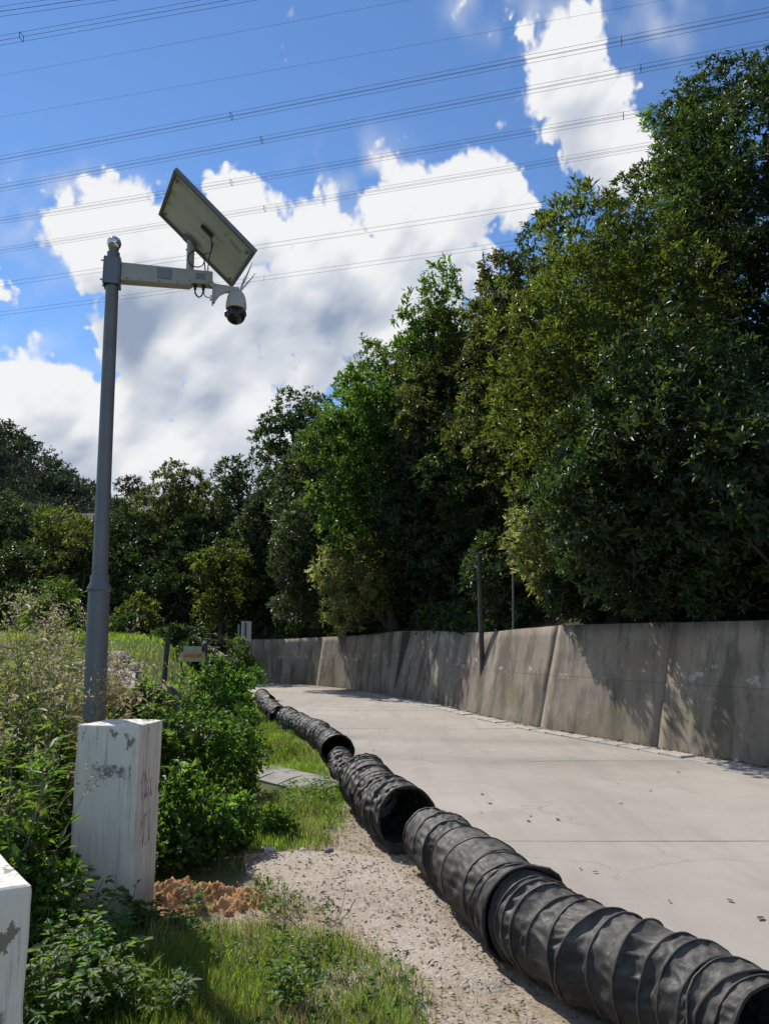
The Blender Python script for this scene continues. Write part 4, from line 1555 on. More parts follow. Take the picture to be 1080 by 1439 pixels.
def duct(label, s0, s1, R0, seed, gap=(0.10, 0.16), dip=0.05, squeeze=(), shift=(0, 0), crumple=1.0, hoops=True, flat=0.0, mouth=1.05, waist=(), fine=104):
    r = np.random.default_rng(seed)
    hp = [s0]
    while hp[-1] < s1 - 0.05:
        g0 = r.uniform(*gap)
        for (a, b, k) in squeeze:
            if a <= (hp[-1] - s0) / (s1 - s0) <= b:
                g0 *= k
        hp.append(hp[-1] + g0)
    hp = np.array(hp)
    hp = s0 + (hp - s0) * (s1 - s0) / (hp[-1] - s0)
    nh = len(hp)
    wob = np.cumsum(r.normal(0, 0.012, (nh, 2)), 0)
    wob -= np.linspace(0, 1, nh)[:, None] * wob[-1]
    hr = R0 * (1 + r.normal(0, 0.03, nh) + 0.05 * sines(np.column_stack([hp * 2.2, 0 * hp, 0 * hp]), seed + 40, 2.0, 2))
    for (wc, wa) in waist:
        hr *= 1 - wa * np.exp(-(((hp - s0) / (s1 - s0) - wc) / 0.07) ** 2)
    hr[0] *= mouth
    hr[-1] *= mouth
    tilt = r.normal(0, 0.13, (nh, 2))
    tilt[:, 0] += 0.10
    NT_ = fine
    per = 14 if fine > 120 else 9
    th = np.linspace(-math.pi / 2, 1.5 * math.pi, NT_, endpoint=False)
    V = []
    seg_id = []
    k1 = r.integers(5, 9, nh)
    ph = r.uniform(0, 6.28, (nh, 4))

    def frame(sv):
        p = np.array([np.interp(sv, AS, axis_full[:, i]) for i in range(3)])
        q_ = np.array([np.interp(sv + 0.05, AS, axis_full[:, i]) for i in range(3)])
        t = unit(q_ - p)
        side = np.array([-t[1], t[0], 0])
        return p, t, side

    def ring(i, u):
        sv = hp[i] + (hp[i + 1] - hp[i]) * u if i < nh - 1 else hp[-1]
        j = min(i + 1, nh - 1)
        p, t, side = frame(min(sv, AS[-1] - 0.06))
        rad = hr[i] * (1 - u) + hr[j] * u
        w_ = wob[i] * (1 - u) + wob[j] * u
        tl = tilt[i] * (1 - u) + tilt[j] * u
        g_ = (hp[j] - hp[i]) if j > i else 0.1
        sag = (math.sin(math.pi * u) ** 0.75) * dip * min(1.4, g_ / 0.11)
        cs, sn = np.cos(th), np.sin(th)
        # gathered folds: a few large ones and many small ones, strongest mid-way between hoops
        env = math.sin(math.pi * u) ** 0.6
        # folds run from hoop to hoop at a slant, some long, some short
        Pn = np.stack([1.5 * cs, 1.5 * sn, np.full(NT_, sv * 3.2)], 1)
        n_a = sines(Pn, seed * 17 + 1, 2.6, 2)
        n_b = sines(Pn * np.array([1, 1, 0.55]) + np.array([0, 0, 0.35 * u]), seed * 17 + 2 + i % 3, 6.5, 2)
        n_c = sines(Pn, seed * 17 + 9, 11.0, 2)
        f1 = np.abs(n_b) ** 0.8
        # slanting creases of pulled cloth
        ua, va = (R0 * th - 0.8 * sv), (R0 * th + 0.9 * sv)
        cre = np.abs(sines(np.stack([ua * 1.0, va * 0.28, np.full(NT_, 0.37 * (i % 2))], 1), seed * 17 + 5, 34.0, 2)) ** 0.6
        patch_ = np.clip(0.55 + 0.9 * sines(Pn, seed * 17 + 6, 2.0, 1), 0, 1)
        rr = rad * (1 - sag * (0.45 + 0.55 * sn) * (0.8 + 0.5 * n_a) - env * crumple * (0.060 * f1 - 0.010) + 0.016 * crumple * n_a + 0.005 * crumple * n_c + 0.048 * crumple * patch_ * (0.45 - cre))
        x = rr * cs
        z = rr * sn * (1 - flat)
        along = x * tl[0] + z * tl[1] + env * crumple * 0.012 * np.sin(4 * th + ph[i, 3])
        Q = p[None, :] + side[None, :] * (x + w_[0])[:, None] + t[None, :] * along[:, None]
        Q[:, 2] = p[2] - (DR - R0) * 1.0 + z - R0 * flat * 0.9
        Q[:, 0] += shift[0]
        Q[:, 1] += shift[1]
        low = Q[:, 2] < 0.02
        Q[:, 2] = np.where(low, 0.02 + (Q[:, 2] - 0.02) * 0.12, Q[:, 2])
        return Q

    rows_ = []
    hoop_rings = []
    for i in range(nh - 1):
        for k in range(per):
            rows_.append(ring(i, k / per))
            if k == 0:
                hoop_rings.append(rows_[-1])
    rows_.append(ring(nh - 2, 0.9999))
    hoop_rings.append(rows_[-1])
    V = np.concatenate(rows_)
    nr = len(rows_)
    a = (np.arange(nr - 1)[:, None] * NT_ + np.arange(NT_)[None, :]).ravel()
    b = (np.arange(nr - 1)[:, None] * NT_ + ((np.arange(NT_) + 1) % NT_)[None, :]).ravel()
    F = np.stack([a, b, b + NT_, a + NT_], 1)
    base = frame(s0)[0]
    root = empty('ventilation_duct', (base[0] + shift[0], base[1] + shift[1], 0))
    tag(root, label, 'duct', 'black flexible ducts lying along the road edge')
    inv = Matrix.Translation(-root.location)
    o = link_mesh('sleeve', np_mesh('sleeve', V, F, True), M['fabric'], root)
    o.matrix_parent_inverse = inv
    sm = o.modifiers.new('thickness', 'SOLIDIFY')
    sm.thickness = 0.005
    sm.offset = -1
    for i, hr_ in enumerate(hoop_rings):
        endr = i in (0, len(hoop_rings) - 1)
        if not (hoops or endr):
            continue
        mb = MB()
        c_ = hr_.mean(0)
        pts = hr_[::2] + (hr_[::2] - c_) * (0.006 if not endr else 0.0)
        pts = np.vstack([pts, pts[:2]])
        mb.tube(pts, 0.0042 if not endr else 0.010, 5, False)
        o = mb.build('end_ring' if endr else 'hoop', M['fabric'] if endr else M['hoop'], root)
        o.matrix_parent_inverse = inv
    return root


S = duct_s
duct('nearest black wrinkled duct with gathered hoops, open end at the lower right corner', S(1092, 1466), S(748, 1288), 0.215, 1, (0.085, 0.15), 0.055, ((0.0, 0.20, 0.6), (0.80, 1.0, 0.6)), hoops=True, crumple=1.2, fine=150)
duct('long smoother black duct with grey dusty back, second from the nearest', S(742, 1284), S(606, 1175), 0.228, 2, (0.20, 0.34), 0.025, ((0.0, 0.22, 0.4), (0.60, 0.75, 0.5)), crumple=1.25, waist=((0.66, 0.18), (0.86, 0.06), (1.0, 0.12)), fine=150)
duct('short bulging black duct with its wide dark mouth towards the viewer beside the dirt verge', S(572, 1154), S(512, 1098), 0.25, 3, (0.13, 0.20), 0.03, (), crumple=1.3, mouth=1.0, fine=150)
duct('short crumpled shiny black duct piece halfway along the row', S(501, 1082), S(478, 1056), 0.155, 4, (0.14, 0.2), 0.08, (), crumple=3.0, flat=0.10)
duct('dark grey duct with a round open mouth beyond the crumpled piece', S(474, 1052), S(404, 1007), 0.203, 5, (0.14, 0.30), 0.05, (), crumple=1.9, waist=((0.25, 0.10), (0.62, 0.14)))
duct('small worn duct section with its mouth cut off askew, second from the far end', S(399, 1004), S(379, 989), 0.19, 6, (0.2, 0.3), 0.05, (), crumple=1.8, shift=(-0.08, 0.0))
duct('farthest black duct of the row, where the road bends behind the bushes', S(376, 986), S(366, 975), 0.20, 8, (0.2, 0.3), 0.03, (), crumple=0.8)

# ------------------------------------------------------------------ poles behind the wall, signs, posts
def post_tube(name, label, cat, p0, p1, r0, r1, mat, n=14):
    mb = MB()
    p0, p1 = np.array(p0), np.array(p1)
    mb.tube([(p1 - p0) * t for t in np.linspace(0, 1, 6)], np.linspace(r0, r1, 6), n)
    o = mb.build(name, mat)
    o.location = p0
    return tag(o, label, cat)


s_p = wall_s(668, 1002)
pw, bk = wall_at(s_p)
zh = 0.92
pp = pw[:2] + bk * (0.24 * zh)
post_tube('utility_pole', 'weathered grey utility pole rising out of the face of the retaining wall', 'pole', (pp[0], pp[1], 0.3), (pp[0] - 0.02, pp[1], 3.85), 0.064, 0.058, M['wood'])
p2 = at(720, 889, 18.0)
post_tube('thin_pole', 'thin grey pole behind the wall, right of the utility pole', 'pole', (p2[0], p2[1], p2[2] - 0.6), (p2[0] + 0.05, p2[1], p2[2] + 1.45), 0.032, 0.028, M['galv'])
p3 = at(485, 893, 30)
post_tube('thin_stake', 'short thin metal stake on top of the wall under the pale tree', 'stake', (p3[0], p3[1], p3[2] - 0.7), (p3[0], p3[1], p3[2] + 0.5), 0.02, 0.02, M['galv'])


# road sign seen from behind
rs = np.array([*at(341, 955, 24.5)[:2], 0.0])
sign = empty('road_sign', tuple(rs))
tag(sign, 'narrow white road sign on a thin grey post at the far bend', 'sign')
top = at(343, 873, 24.5)[2]
bot = at(343, 900, 24.5)[2]
mb = MB()
mb.tube([(0, 0, -0.2), (0, 0, top - 0.12)], 0.035, 12)
mb.build('post', M['galv'], sign)
Ms = np.array([[math.cos(0.95), -math.sin(0.95), 0], [math.sin(0.95), math.cos(0.95), 0], [0, 0, 1]])
mb = MB()
mb.bbox((0.06, 0.04, (top + bot) / 2), (0.42, 0.02, top - bot), 0.004, Ms)
mb.build('sign_plate', M['sign_white'], sign)
mb = MB()
mb.bbox((0.045, -0.02, (top + bot) / 2), (0.07, 0.03, (top - bot) * 0.86), 0.004, Ms)
mb.build('back_rail', M['bracket'], sign)
for zz_ in (0.18, 0.78):
    mb = MB()
    mb.bbox((0.03, 0.01, bot + (top - bot) * zz_), (0.32, 0.03, 0.03), 0.004, Ms)
    mb.build('clamp', M['bracket'], sign)
mb = MB()
mb.bbox((-0.20, 0.12, (top + bot) / 2 - 0.02), (0.06, 0.02, (top - bot) * 0.72), 0.004)
mb.build('side_plate', M['bracket'], sign)

# low warning board with orange band in the field
sb = at(270, 925, 17.5)
zg = float(ground_z(sb[0], sb[1])[0])
board = empty('notice_board', (sb[0], sb[1], zg))
tag(board, 'small faded notice board with red writing on an orange band in the grass', 'notice board')
zt = at(272, 908, 17.5)[2] - zg
zm = at(272, 917, 17.5)[2] - zg
zl = at(272, 930, 17.5)[2] - zg
wb = 0.56
mb = MB()
mb.bbox((0.01, 0, (zm + zl) / 2), (wb, 0.03, zm - zl), 0.004)
mb.build('board', M['sign_face'], board)
mb = MB()
mb.add([(-0.20, -0.012, zm + 0.003), (0.22, -0.012, zm + 0.003), (0.20, -0.012, zt), (-0.19, -0.012, zt), (-0.20, 0.012, zm + 0.003), (0.22, 0.012, zm + 0.003), (0.20, 0.012, zt), (-0.19, 0.012, zt)],
       [(0, 1, 2, 3), (7, 6, 5, 4), (0, 4, 5, 1), (1, 5, 6, 2), (2, 6, 7, 3), (3, 7, 4, 0)])
mb.build('top_board', M['sign_face'], board)
zb = zm - (zm - zl) * 0.34
mb = MB()
mb.box((0.03, -0.017, zb), (0.47, 0.003, 0.115))
mb.build('band', M['sign_orange'], board)
# the red characters: worn brush strokes
STRK = [[(0, .9, .4, .5), (1, .9, .6, .5), (.1, .5, .9, .5), (.75, .5, .6, 0), (.4, .5, .1, 0)],
        [(.5, 1, .5, 0), (.5, .7, .05, .2), (.5, .7, .95, .2), (.1, .75, .4, .7)],
        [(0, .8, .45, .8), (.22, 1, .22, 0), (.55, .8, 1, .8), (.77, 1, .77, 0), (.22, .7, 0, .3), (.77, .7, 1, .3)],
        [(.2, 1, 0, .6), (.2, .8, 1, .8), (.5, .8, .5, 0), (.1, .45, .9, .45), (0, .05, 1, .05)],
        [(0, .9, .45, .9), (.1, .5, .4, .5), (0, .1, .45, .2), (.55, 1, .55, .1), (.55, .55, 1, .6), (.9, 1, .8, 0)],
        [(.1, .9, .9, .9), (.1, .9, .05, .1), (.5, .7, .9, .1), (.3, .4, .8, .4)]]
for ci, strokes in enumerate(STRK):
    mb = MB()
    x0 = -0.185 + ci * 0.072
    for (xa, ya, xb, yb) in strokes:
        a_ = np.array([x0 + xa * 0.058, zb - 0.038 + ya * 0.076])
        b__ = np.array([x0 + xb * 0.058, zb - 0.038 + yb * 0.076])
        dd_ = b__ - a_
        ln = np.linalg.norm(dd_)
        an = math.atan2(dd_[1], dd_[0])
        Mr = np.array([[math.cos(an), 0, -math.sin(an)], [0, 1, 0], [math.sin(an), 0, math.cos(an)]])
        mb.box(((a_[0] + b__[0]) / 2, -0.0195 - 0.0004 * len(mb.v) / 8, (a_[1] + b__[1]) / 2), (ln + 0.006, 0.0015, 0.011), Mr)
    mb.build('character', M['sign_red'], board)
for dx in (-0.24, 0.25):
    mb = MB()
    mb.tube([(dx, 0.03, -0.2), (dx, 0.03, zm)], 0.018, 8)
    mb.build('leg', M['darkwood'], board)

fp = at(232, 950, 16)
post_tube('fence_post', 'dark leaning post standing alone in the field left of the notice board', 'post', (fp[0] - 0.04, fp[1], float(ground_z(fp[0], fp[1])[0]) - 0.2), (at(236, 895, 16)[0], fp[1], at(236, 895, 16)[2]), 0.05, 0.055, M['darkwood'], 10)
fq = at(293, 925, 17)
st_ = empty('broken_post', (fq[0], fq[1], float(ground_z(fq[0], fq[1])[0])))
tag(st_, 'broken dark post with white tip leaning beside the notice board', 'post')
zt = at(287, 902, 17)[2] - st_.location.z
mb = MB()
mb.tube([(0.10, 0, -0.2), (0.08, 0, 0.3), (0.0, 0, zt * 0.7), (-0.09, 0, zt - 0.03)], [0.05, 0.05, 0.045, 0.04], 9)
mb.build('stem', M['darkwood'], st_)
mb = MB()
mb.tube([(-0.09, 0, zt - 0.03), (-0.10, 0, zt + 0.02)], [0.042, 0.035], 9)
mb.build('tip', M['sign_white'], st_)
mb = MB()
mb.bbox((0.12, 0, zt - 0.12), (0.24, 0.05, 0.035), 0.005)
mb.build('cross_piece', M['old_concrete'], st_)
for (x, y0, y1, lab) in ((206, 930, 905, 'short dark stake in the grass left of the lone post'), (211, 912, 893, 'pale short stake at the far edge of the field'), (194, 925, 906, 'small dark stake beyond the rubble')):
    a_ = at(x, y0, 24)
    post_tube('stake', lab, 'stake', (a_[0], a_[1], float(ground_z(a_[0], a_[1])[0]) - 0.1), (a_[0], a_[1], at(x, y1, 24)[2]), 0.03, 0.03, M['darkwood'] if 'dark' in lab else M['old_concrete'], 8)

# ------------------------------------------------------------------ overhead power lines (level, running from left to upper right)
def lift(x, y, H):
    d = ray(x, y)
    return d * (H / d[2]) + np.array([0, 0, CAM_H])


def power_line(label, xa, ya, xb, yb, H, nsub, spacers, rad=0.013, sep=0.40):
    a, b = lift(xa, ya, H), lift(xb, yb, H)
    d = unit(b - a)
    a2, b2 = a - d * 95, b + d * 80
    side = unit(np.cross(d, np.array([0, 0, 1.0])))
    root = empty('power_line', tuple(a))
    tag(root, label, 'power line', 'overhead power lines crossing the sky')
    L_ = np.linalg.norm(b2 - a2)
    offs_ = {4: [(-.5, .5), (.5, .5), (-.5, -.5), (.5, -.5)], 2: [(0, .5), (0, -.5)], 1: [(0, 0)]}[nsub]
    for (u, v) in offs_:
        mb = MB()
        pts = []
        for t in np.linspace(0, 1, 25):
            p = a2 + (b2 - a2) * t + side * u * sep + np.array([0, 0, v * sep])
            p[2] += 2.2 * ((2 * t - 1) ** 2) * 0.6 - 0.25
            pts.append(p - a)
        mb.tube(pts, rad, 5, False)
        mb.build('conductor', M['wire'], root)
    for (sx, sy) in spacers:
        # nearest point of the line to that direction
        best = min(np.linspace(0, 1, 4000), key=lambda t: abs(540 + F_PX * (a2 + (b2 - a2) * t)[0] / max(1.0, ((a2 + (b2 - a2) * t)[1] * math.cos(PITCH) + ((a2 + (b2 - a2) * t)[2] - CAM_H) * math.sin(PITCH))) - sx))
        p = a2 + (b2 - a2) * best
        p[2] += 2.2 * ((2 * best - 1) ** 2) * 0.6 - 0.25
        mb = MB()
        hw = sep * 0.5
        q4 = [side * hw + np.array([0, 0, hw]), side * hw - np.array([0, 0, hw]), -side * hw - np.array([0, 0, hw]), -side * hw + np.array([0, 0, hw])]
        if nsub == 2:
            q4 = [np.array([0, 0, hw]), np.array([0, 0, -hw])]
        for i in range(len(q4)):
            mb.tube([p - a + q4[i] * 1.15, p - a + q4[(i + 1) % len(q4)] * 1.1], 0.022, 6)
        mb.build('spacer', M['wire'], root)
    return root


power_line('bundled power line crossing highest above the round cloud at the right', 0, 222, 1065, 18, 44, 4, [(325, 170), (873, 60)])
power_line('bundled power line second from the top of the long ones', 0, 262, 1040, 68, 44, 4, [(368, 205), (900, 98)])
power_line('bundled power line passing just behind the top corner of the solar panel', 0, 308, 910, 155, 44, 4, [(325, 257), (875, 158)])
power_line('bundled power line passing behind the middle of the solar panel', 0, 350, 890, 207, 44, 4, [(372, 296)])
power_line('double power line meeting the pole just below the camera arm', 0, 398, 750, 287, 44, 2, [], 0.016, 0.5)
power_line('lowest double power line passing behind the dome camera', 0, 439, 690, 345, 44, 2, [(371, 392)], 0.016, 0.5)
power_line('bundled power line in the top left corner of the sky with a spacer', 0, 53, 300, 0, 44, 4, [(31, 48)])
power_line('short stretch of power line at the very top left corner', 0, 12, 85, 0, 44, 4, [])
power_line('faint thin earth wire, the upper of two, high over the solar panel', 0, 103, 560, 0, 52, 1, [], 0.009)
power_line('faint thin earth wire, the lower of two, high over the solar panel', 0, 162, 690, 42, 52, 1, [], 0.009)

# ------------------------------------------------------------------ trees
TRIS = 0


def tree(label, px, ytop, ybot, hw, Y, mat, seed, nl=16, lr=0.45, lai=2.2, group=None, axis_up=0.5, k=9, sz=None, name='tree', trunk_r=None, spread=(0.5, 1.35), squash=0.85, aspect=1.0, back=1.1, hang=None):
    global TRIS
    r = np.random.default_rng(seed)
    top = at(px, ytop, Y)
    bot = at(px, ybot, Y)
    X = top[0] * 0.5 + bot[0] * 0.5
    if hang is None and 555 < px < 765:
        hang = 0.95
    if hang is not None:                                # how far the crown keeps behind the foot of the wall, in radii
        for _ in range(60):
            if behind(X, Y)[0][0] > hang * hw / F_PX * Y * 1.12:
                break
            Y += 0.2
            top, bot = at(px, ytop, Y), at(px, ybot, Y)
            X = top[0] * 0.5 + bot[0] * 0.5
    Xb, Yb = X, Y
    if group != GB:                                     # the stem stands behind the wall even where the crown hangs over the road
        for _ in range(80):
            if behind(Xb, Yb)[0][0] > back:
                break
            Xb += 0.10
            Yb += 0.06
    zc_ = (top[2] + bot[2]) / 2
    rz = (top[2] - bot[2]) / 2 * 0.96
    rx = hw / F_PX * Y * 1.12
    ry = rx * aspect
    L_, W_ = sz if sz else ((0.145, 0.048) if Y < 19 else ((0.18, 0.068) if Y < 31 else (0.25, 0.105)))
    S_ = 4 * math.pi * (((rx * ry) ** 1.6 + (rx * rz) ** 1.6 + (ry * rz) ** 1.6) / 3) ** (1 / 1.6)
    n_leaf = 0.83 * S_ * lai / (0.5 * L_ * W_)
    n_wh = int(n_leaf / k)
    lrad = lr * 0.70 * (1.0 if rz < 1.6 * rx else 1.12)
    lobes = make_lobes(r, rx, ry, rz, int(nl * 2.6), lrad)
    # keep lobes inside the envelope
    lobes = [(c * np.array([max(0.2, 1 - q / rx * 0.55), max(0.2, 1 - q / ry * 0.55), max(0.3, 1 - q * 0.75 / rz)]) if i else c, q) for i, (c, q) in enumerate(lobes)]
    P, d = crown_points(r, lobes, n_wh, squash)
    A = unit(d + np.array([0, 0, axis_up]) + r.normal(0, 0.4, d.shape))
    V, F = whorls(P, A, k, L_, W_, r, spread, 0.25 * L_)
    TRIS += len(F)
    zb = terrain(Xb, Yb)
    root = empty(name, (Xb, Yb, zb))
    tag(root, label, 'tree', group)
    cr = link_mesh('crown', np_mesh('crown', V, F), M[mat], root)
    cr.location = (X - Xb, Y - Yb, zc_ - zb)
    tr = trunk_mesh(lobes, max(0.3, zc_ - zb) + 0.3, trunk_r or max(0.07, 0.09 * rx), r, (Xb - X, Yb - Y))
    t_ = tr.build('trunk', M['bark'], root)
    t_.location = (X - Xb, Y - Yb, zc_ - zb)
    return root


GW = 'trees on the slope behind the wall'
GB = 'trees at the back of the field'
# near slope, from right to left
tree('tall dark glossy tree filling the upper right edge', 1085, 20, 640, 160, 15.5, 'leaf_gloss', 101, 26, 0.42, 2.4, GW)
tree('leafy green treetop with long leaves jutting left below the right edge, against the round cloud', 975, 92, 430, 72, 17.5, 'leaf_bright', 102, 13, 0.46, 2.0, GW, k=10, sz=(0.19, 0.055))
tree('broad olive tree with upright tufts of yellowish leaves, tallest over the wall', 850, 245, 862, 150, 15.0, 'leaf_olive', 103, 34, 0.44, 2.5, GW, k=10, sz=(0.165, 0.046), axis_up=0.8, spread=(0.35, 1.15))
tree('dark glossy lower tree overhanging the shaded end of the wall', 955, 430, 856, 150, 12.4, 'leaf_gloss', 104, 26, 0.46, 2.8, GW, k=8)
tree('dark tree with big glinting leaves at the right edge just over the wall', 1085, 530, 850, 125, 10.8, 'leaf_gloss', 105, 18, 0.48, 2.6, GW, k=7, sz=(0.17, 0.07))
tree('pale yellow-green small tree under the broad olive tree', 765, 685, 845, 48, 14.6, 'leaf_pale', 106, 10, 0.5, 2.0, GW, back=1.15, hang=0.2)
tree('brownish tree whose top shows left of the broad olive tree', 712, 332, 770, 80, 18.5, 'leaf_brown', 107, 16, 0.46, 2.2, GW)
tree('olive brown bushy tree above the utility pole', 645, 420, 800, 112, 20.5, 'leaf_brown', 108, 20, 0.44, 2.2, GW)
tree('dark glossy tree hanging round the top of the utility pole', 640, 640, 872, 98, 19.3, 'leaf_gloss', 109, 16, 0.44, 2.2, GW)
tree('bright green treetop standing highest left of the olive trees', 628, 366, 700, 76, 27, 'leaf_bright', 110, 15, 0.46, 2.2, GW, sz=(0.24, 0.085))
tree('bright green tree stepping down from the highest green treetop', 560, 430, 770, 80, 27.5, 'leaf_bright', 111, 15, 0.46, 2.2, GW, sz=(0.24, 0.085))
tree('bright green lower tree at the left end of the green group', 512, 510, 800, 74, 27, 'leaf_bright', 112, 14, 0.46, 2.2, GW, sz=(0.24, 0.085))
tree('bluish green dark tree in the middle of the slope', 605, 545, 850, 66, 24.5, 'leaf_grey', 113, 14, 0.46, 2.2, GW)
tree('olive tree in the middle of the slope, left of the utility pole', 570, 630, 882, 66, 23.0, 'leaf_olive', 114, 14, 0.46, 2.2, GW)
tree('pale flowering small tree leaning over the middle of the wall', 490, 735, 896, 52, 27.0, 'leaf_pale', 115, 11, 0.5, 2.2, GW, back=1.15)
tree('grey-green bushy tree hanging over the far part of the wall', 425, 690, 892, 52, 30.0, 'leaf_grey', 116, 14, 0.46, 2.3, GW)
tree('grey-green tree low on the slope above the pale flowering one', 455, 600, 830, 76, 33, 'leaf_grey', 117, 15, 0.45, 2.2, GW)
tree('round dark treetop alone against the cloud in the middle', 412, 534, 780, 62, 44, 'leaf_dark', 118, 12, 0.5, 2.2, GW)
tree('brown-green treetop between the round dark one and the green group', 470, 538, 790, 62, 42, 'leaf_brown', 119, 12, 0.48, 2.2, GW)
tree('slim grey-green tree at the far end of the wall', 378, 640, 890, 42, 37, 'leaf_grey', 120, 14, 0.46, 2.3, GW, hang=2.2)
# across the back of the field
tree('dark tree left of the round dark treetop', 335, 632, 850, 52, 44, 'leaf_gloss', 121, 14, 0.46, 2.2, GB)
tree('yellow-green tree low in front of the dark trees near the road sign', 312, 752, 900, 44, 36, 'leaf_olive', 122, 12, 0.48, 2.2, GB)
tree('tall brown-green round-headed tree at the back of the field', 245, 642, 850, 62, 47, 'leaf_brown', 123, 16, 0.46, 2.2, GB)
tree('dark tree between the brown-green and the yellow-green ones', 288, 690, 890, 50, 44, 'leaf_gloss', 124, 14, 0.46, 2.2, GB)
tree('feathery far treetop just right of the camera pole', 183, 656, 780, 34, 58, 'leaf_far', 125, 12, 0.42, 1.5, GB)
tree('dark tree right behind the camera pole', 172, 705, 890, 56, 46, 'leaf_dark', 126, 14, 0.46, 2.2, GB)
tree('olive tree left of the camera pole at mid height', 92, 690, 890, 56, 47, 'leaf_olive', 127, 14, 0.46, 2.2, GB)
tree('pale olive treetop at the left edge under the distant hill', 28, 684, 880, 58, 50, 'leaf_grey', 128, 14, 0.46, 2.2, GB)
tree('dark tree low at the left edge', 30, 752, 900, 60, 43, 'leaf_gloss', 129, 14, 0.46, 2.2, GB)
tree('dark brownish tree low between the left edge and the camera pole', 105, 742, 900, 46, 43, 'leaf_brown', 130, 12, 0.46, 2.2, GB)
tree('dark low tree behind the notice board', 250, 785, 905, 48, 41, 'leaf_dark', 131, 12, 0.46, 2.2, GB)
tree('yellowish shrubby tree low right of the camera pole', 195, 832, 898, 32, 37, 'leaf_olive', 132, 9, 0.5, 2.2, GB)
tree('dark glossy low tree by the road sign', 350, 775, 905, 46, 40, 'leaf_gloss', 133, 12, 0.46, 2.2, GB)
tree('dark tree outside the left edge of the view', -60, 690, 890, 60, 46, 'leaf_dark', 134, 12, 0.46, 1.8, GB)
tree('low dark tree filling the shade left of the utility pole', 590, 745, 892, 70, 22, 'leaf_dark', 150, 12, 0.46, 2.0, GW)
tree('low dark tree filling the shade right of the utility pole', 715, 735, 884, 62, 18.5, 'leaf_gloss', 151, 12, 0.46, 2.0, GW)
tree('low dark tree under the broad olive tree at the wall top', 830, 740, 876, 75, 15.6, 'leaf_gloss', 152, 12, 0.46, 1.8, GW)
tree('dark leafy tree leaning out over the wall where its shaded end begins', 872, 600, 852, 118, 13.1, 'leaf_gloss', 160, 18, 0.50, 3.2, GW)
tree('low glossy bush-like tree just above the wall crest at the right', 925, 768, 880, 66, 13.0, 'leaf_gloss', 161, 12, 0.5, 2.6, GW, back=1.1, hang=0.4)
tree('low dark bush-like tree above the wall crest at the right edge', 1020, 760, 876, 75, 12.0, 'leaf_dark', 162, 12, 0.5, 2.6, GW, back=1.1, hang=0.4)
tree('low dark bush-like tree above the wall crest right of the thin pole', 810, 790, 884, 55, 15.0, 'leaf_dark', 163, 10, 0.5, 2.4, GW, back=1.1, hang=0.6)
tree('low dark tree at the wall top under the glossy right tree', 930, 770, 874, 60, 14.0, 'leaf_dark', 153, 10, 0.46, 1.8, GW)
tree('low dark tree in the shade between pale flowering and grey-green ones', 455, 780, 900, 55, 30, 'leaf_dark', 154, 10, 0.46, 1.8, GW, hang=2.2)
tree('low dark tree at the far end above the wall', 385, 800, 902, 50, 37.5, 'leaf_dark', 155, 10, 0.46, 1.8, GW)
tree('low dark tree at the field edge right of the camera pole', 215, 780, 902, 55, 42, 'leaf_gloss', 156, 10, 0.46, 1.8, GB)
tree('low dark tree at the field edge left of the camera pole', 70, 800, 902, 60, 40, 'leaf_dark', 157, 10, 0.46, 1.8, GB)
tree('dark treetop of the second row at the left edge', 55, 712, 890, 70, 54, 'leaf_dark', 164, 14, 0.5, 2.0, GB)
tree('dark treetop of the second row behind the camera pole', 140, 700, 890, 62, 54, 'leaf_gloss', 165, 14, 0.5, 2.0, GB)
tree('dark treetop of the second row right of the camera pole', 212, 690, 890, 62, 55, 'leaf_dark', 166, 14, 0.5, 2.0, GB)
tree('dark treetop of the second row left of the road sign', 300, 668, 890, 66, 54, 'leaf_dark', 167, 14, 0.5, 2.0, GB)
tree('dark tree standing beyond the left edge at the back of the field', -150, 680, 895, 90, 44, 'leaf_dark', 168, 14, 0.5, 1.6, GB)
tree('olive tree standing farther beyond the left edge', -290, 660, 895, 110, 43, 'leaf_olive', 169, 14, 0.5, 1.5, GB)
# second row up the slope that closes the gaps
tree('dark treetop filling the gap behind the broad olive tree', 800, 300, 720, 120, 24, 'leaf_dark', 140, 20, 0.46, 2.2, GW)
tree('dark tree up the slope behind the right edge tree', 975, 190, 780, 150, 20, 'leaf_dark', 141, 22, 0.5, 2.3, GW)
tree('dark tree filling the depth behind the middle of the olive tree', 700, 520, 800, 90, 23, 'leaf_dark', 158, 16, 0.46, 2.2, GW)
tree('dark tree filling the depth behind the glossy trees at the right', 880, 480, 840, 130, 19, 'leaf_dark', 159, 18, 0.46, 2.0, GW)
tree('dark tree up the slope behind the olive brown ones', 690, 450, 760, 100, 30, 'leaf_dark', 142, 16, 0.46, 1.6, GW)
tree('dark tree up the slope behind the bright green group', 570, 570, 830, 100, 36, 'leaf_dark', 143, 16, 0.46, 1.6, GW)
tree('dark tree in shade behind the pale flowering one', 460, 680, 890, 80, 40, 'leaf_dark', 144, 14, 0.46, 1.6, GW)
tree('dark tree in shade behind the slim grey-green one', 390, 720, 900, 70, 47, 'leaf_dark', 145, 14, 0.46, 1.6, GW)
tree('tree beyond the right edge standing over the wall', 1270, 60, 800, 150, 12.5, 'leaf_gloss', 146, 18, 0.46, 1.4, GW)

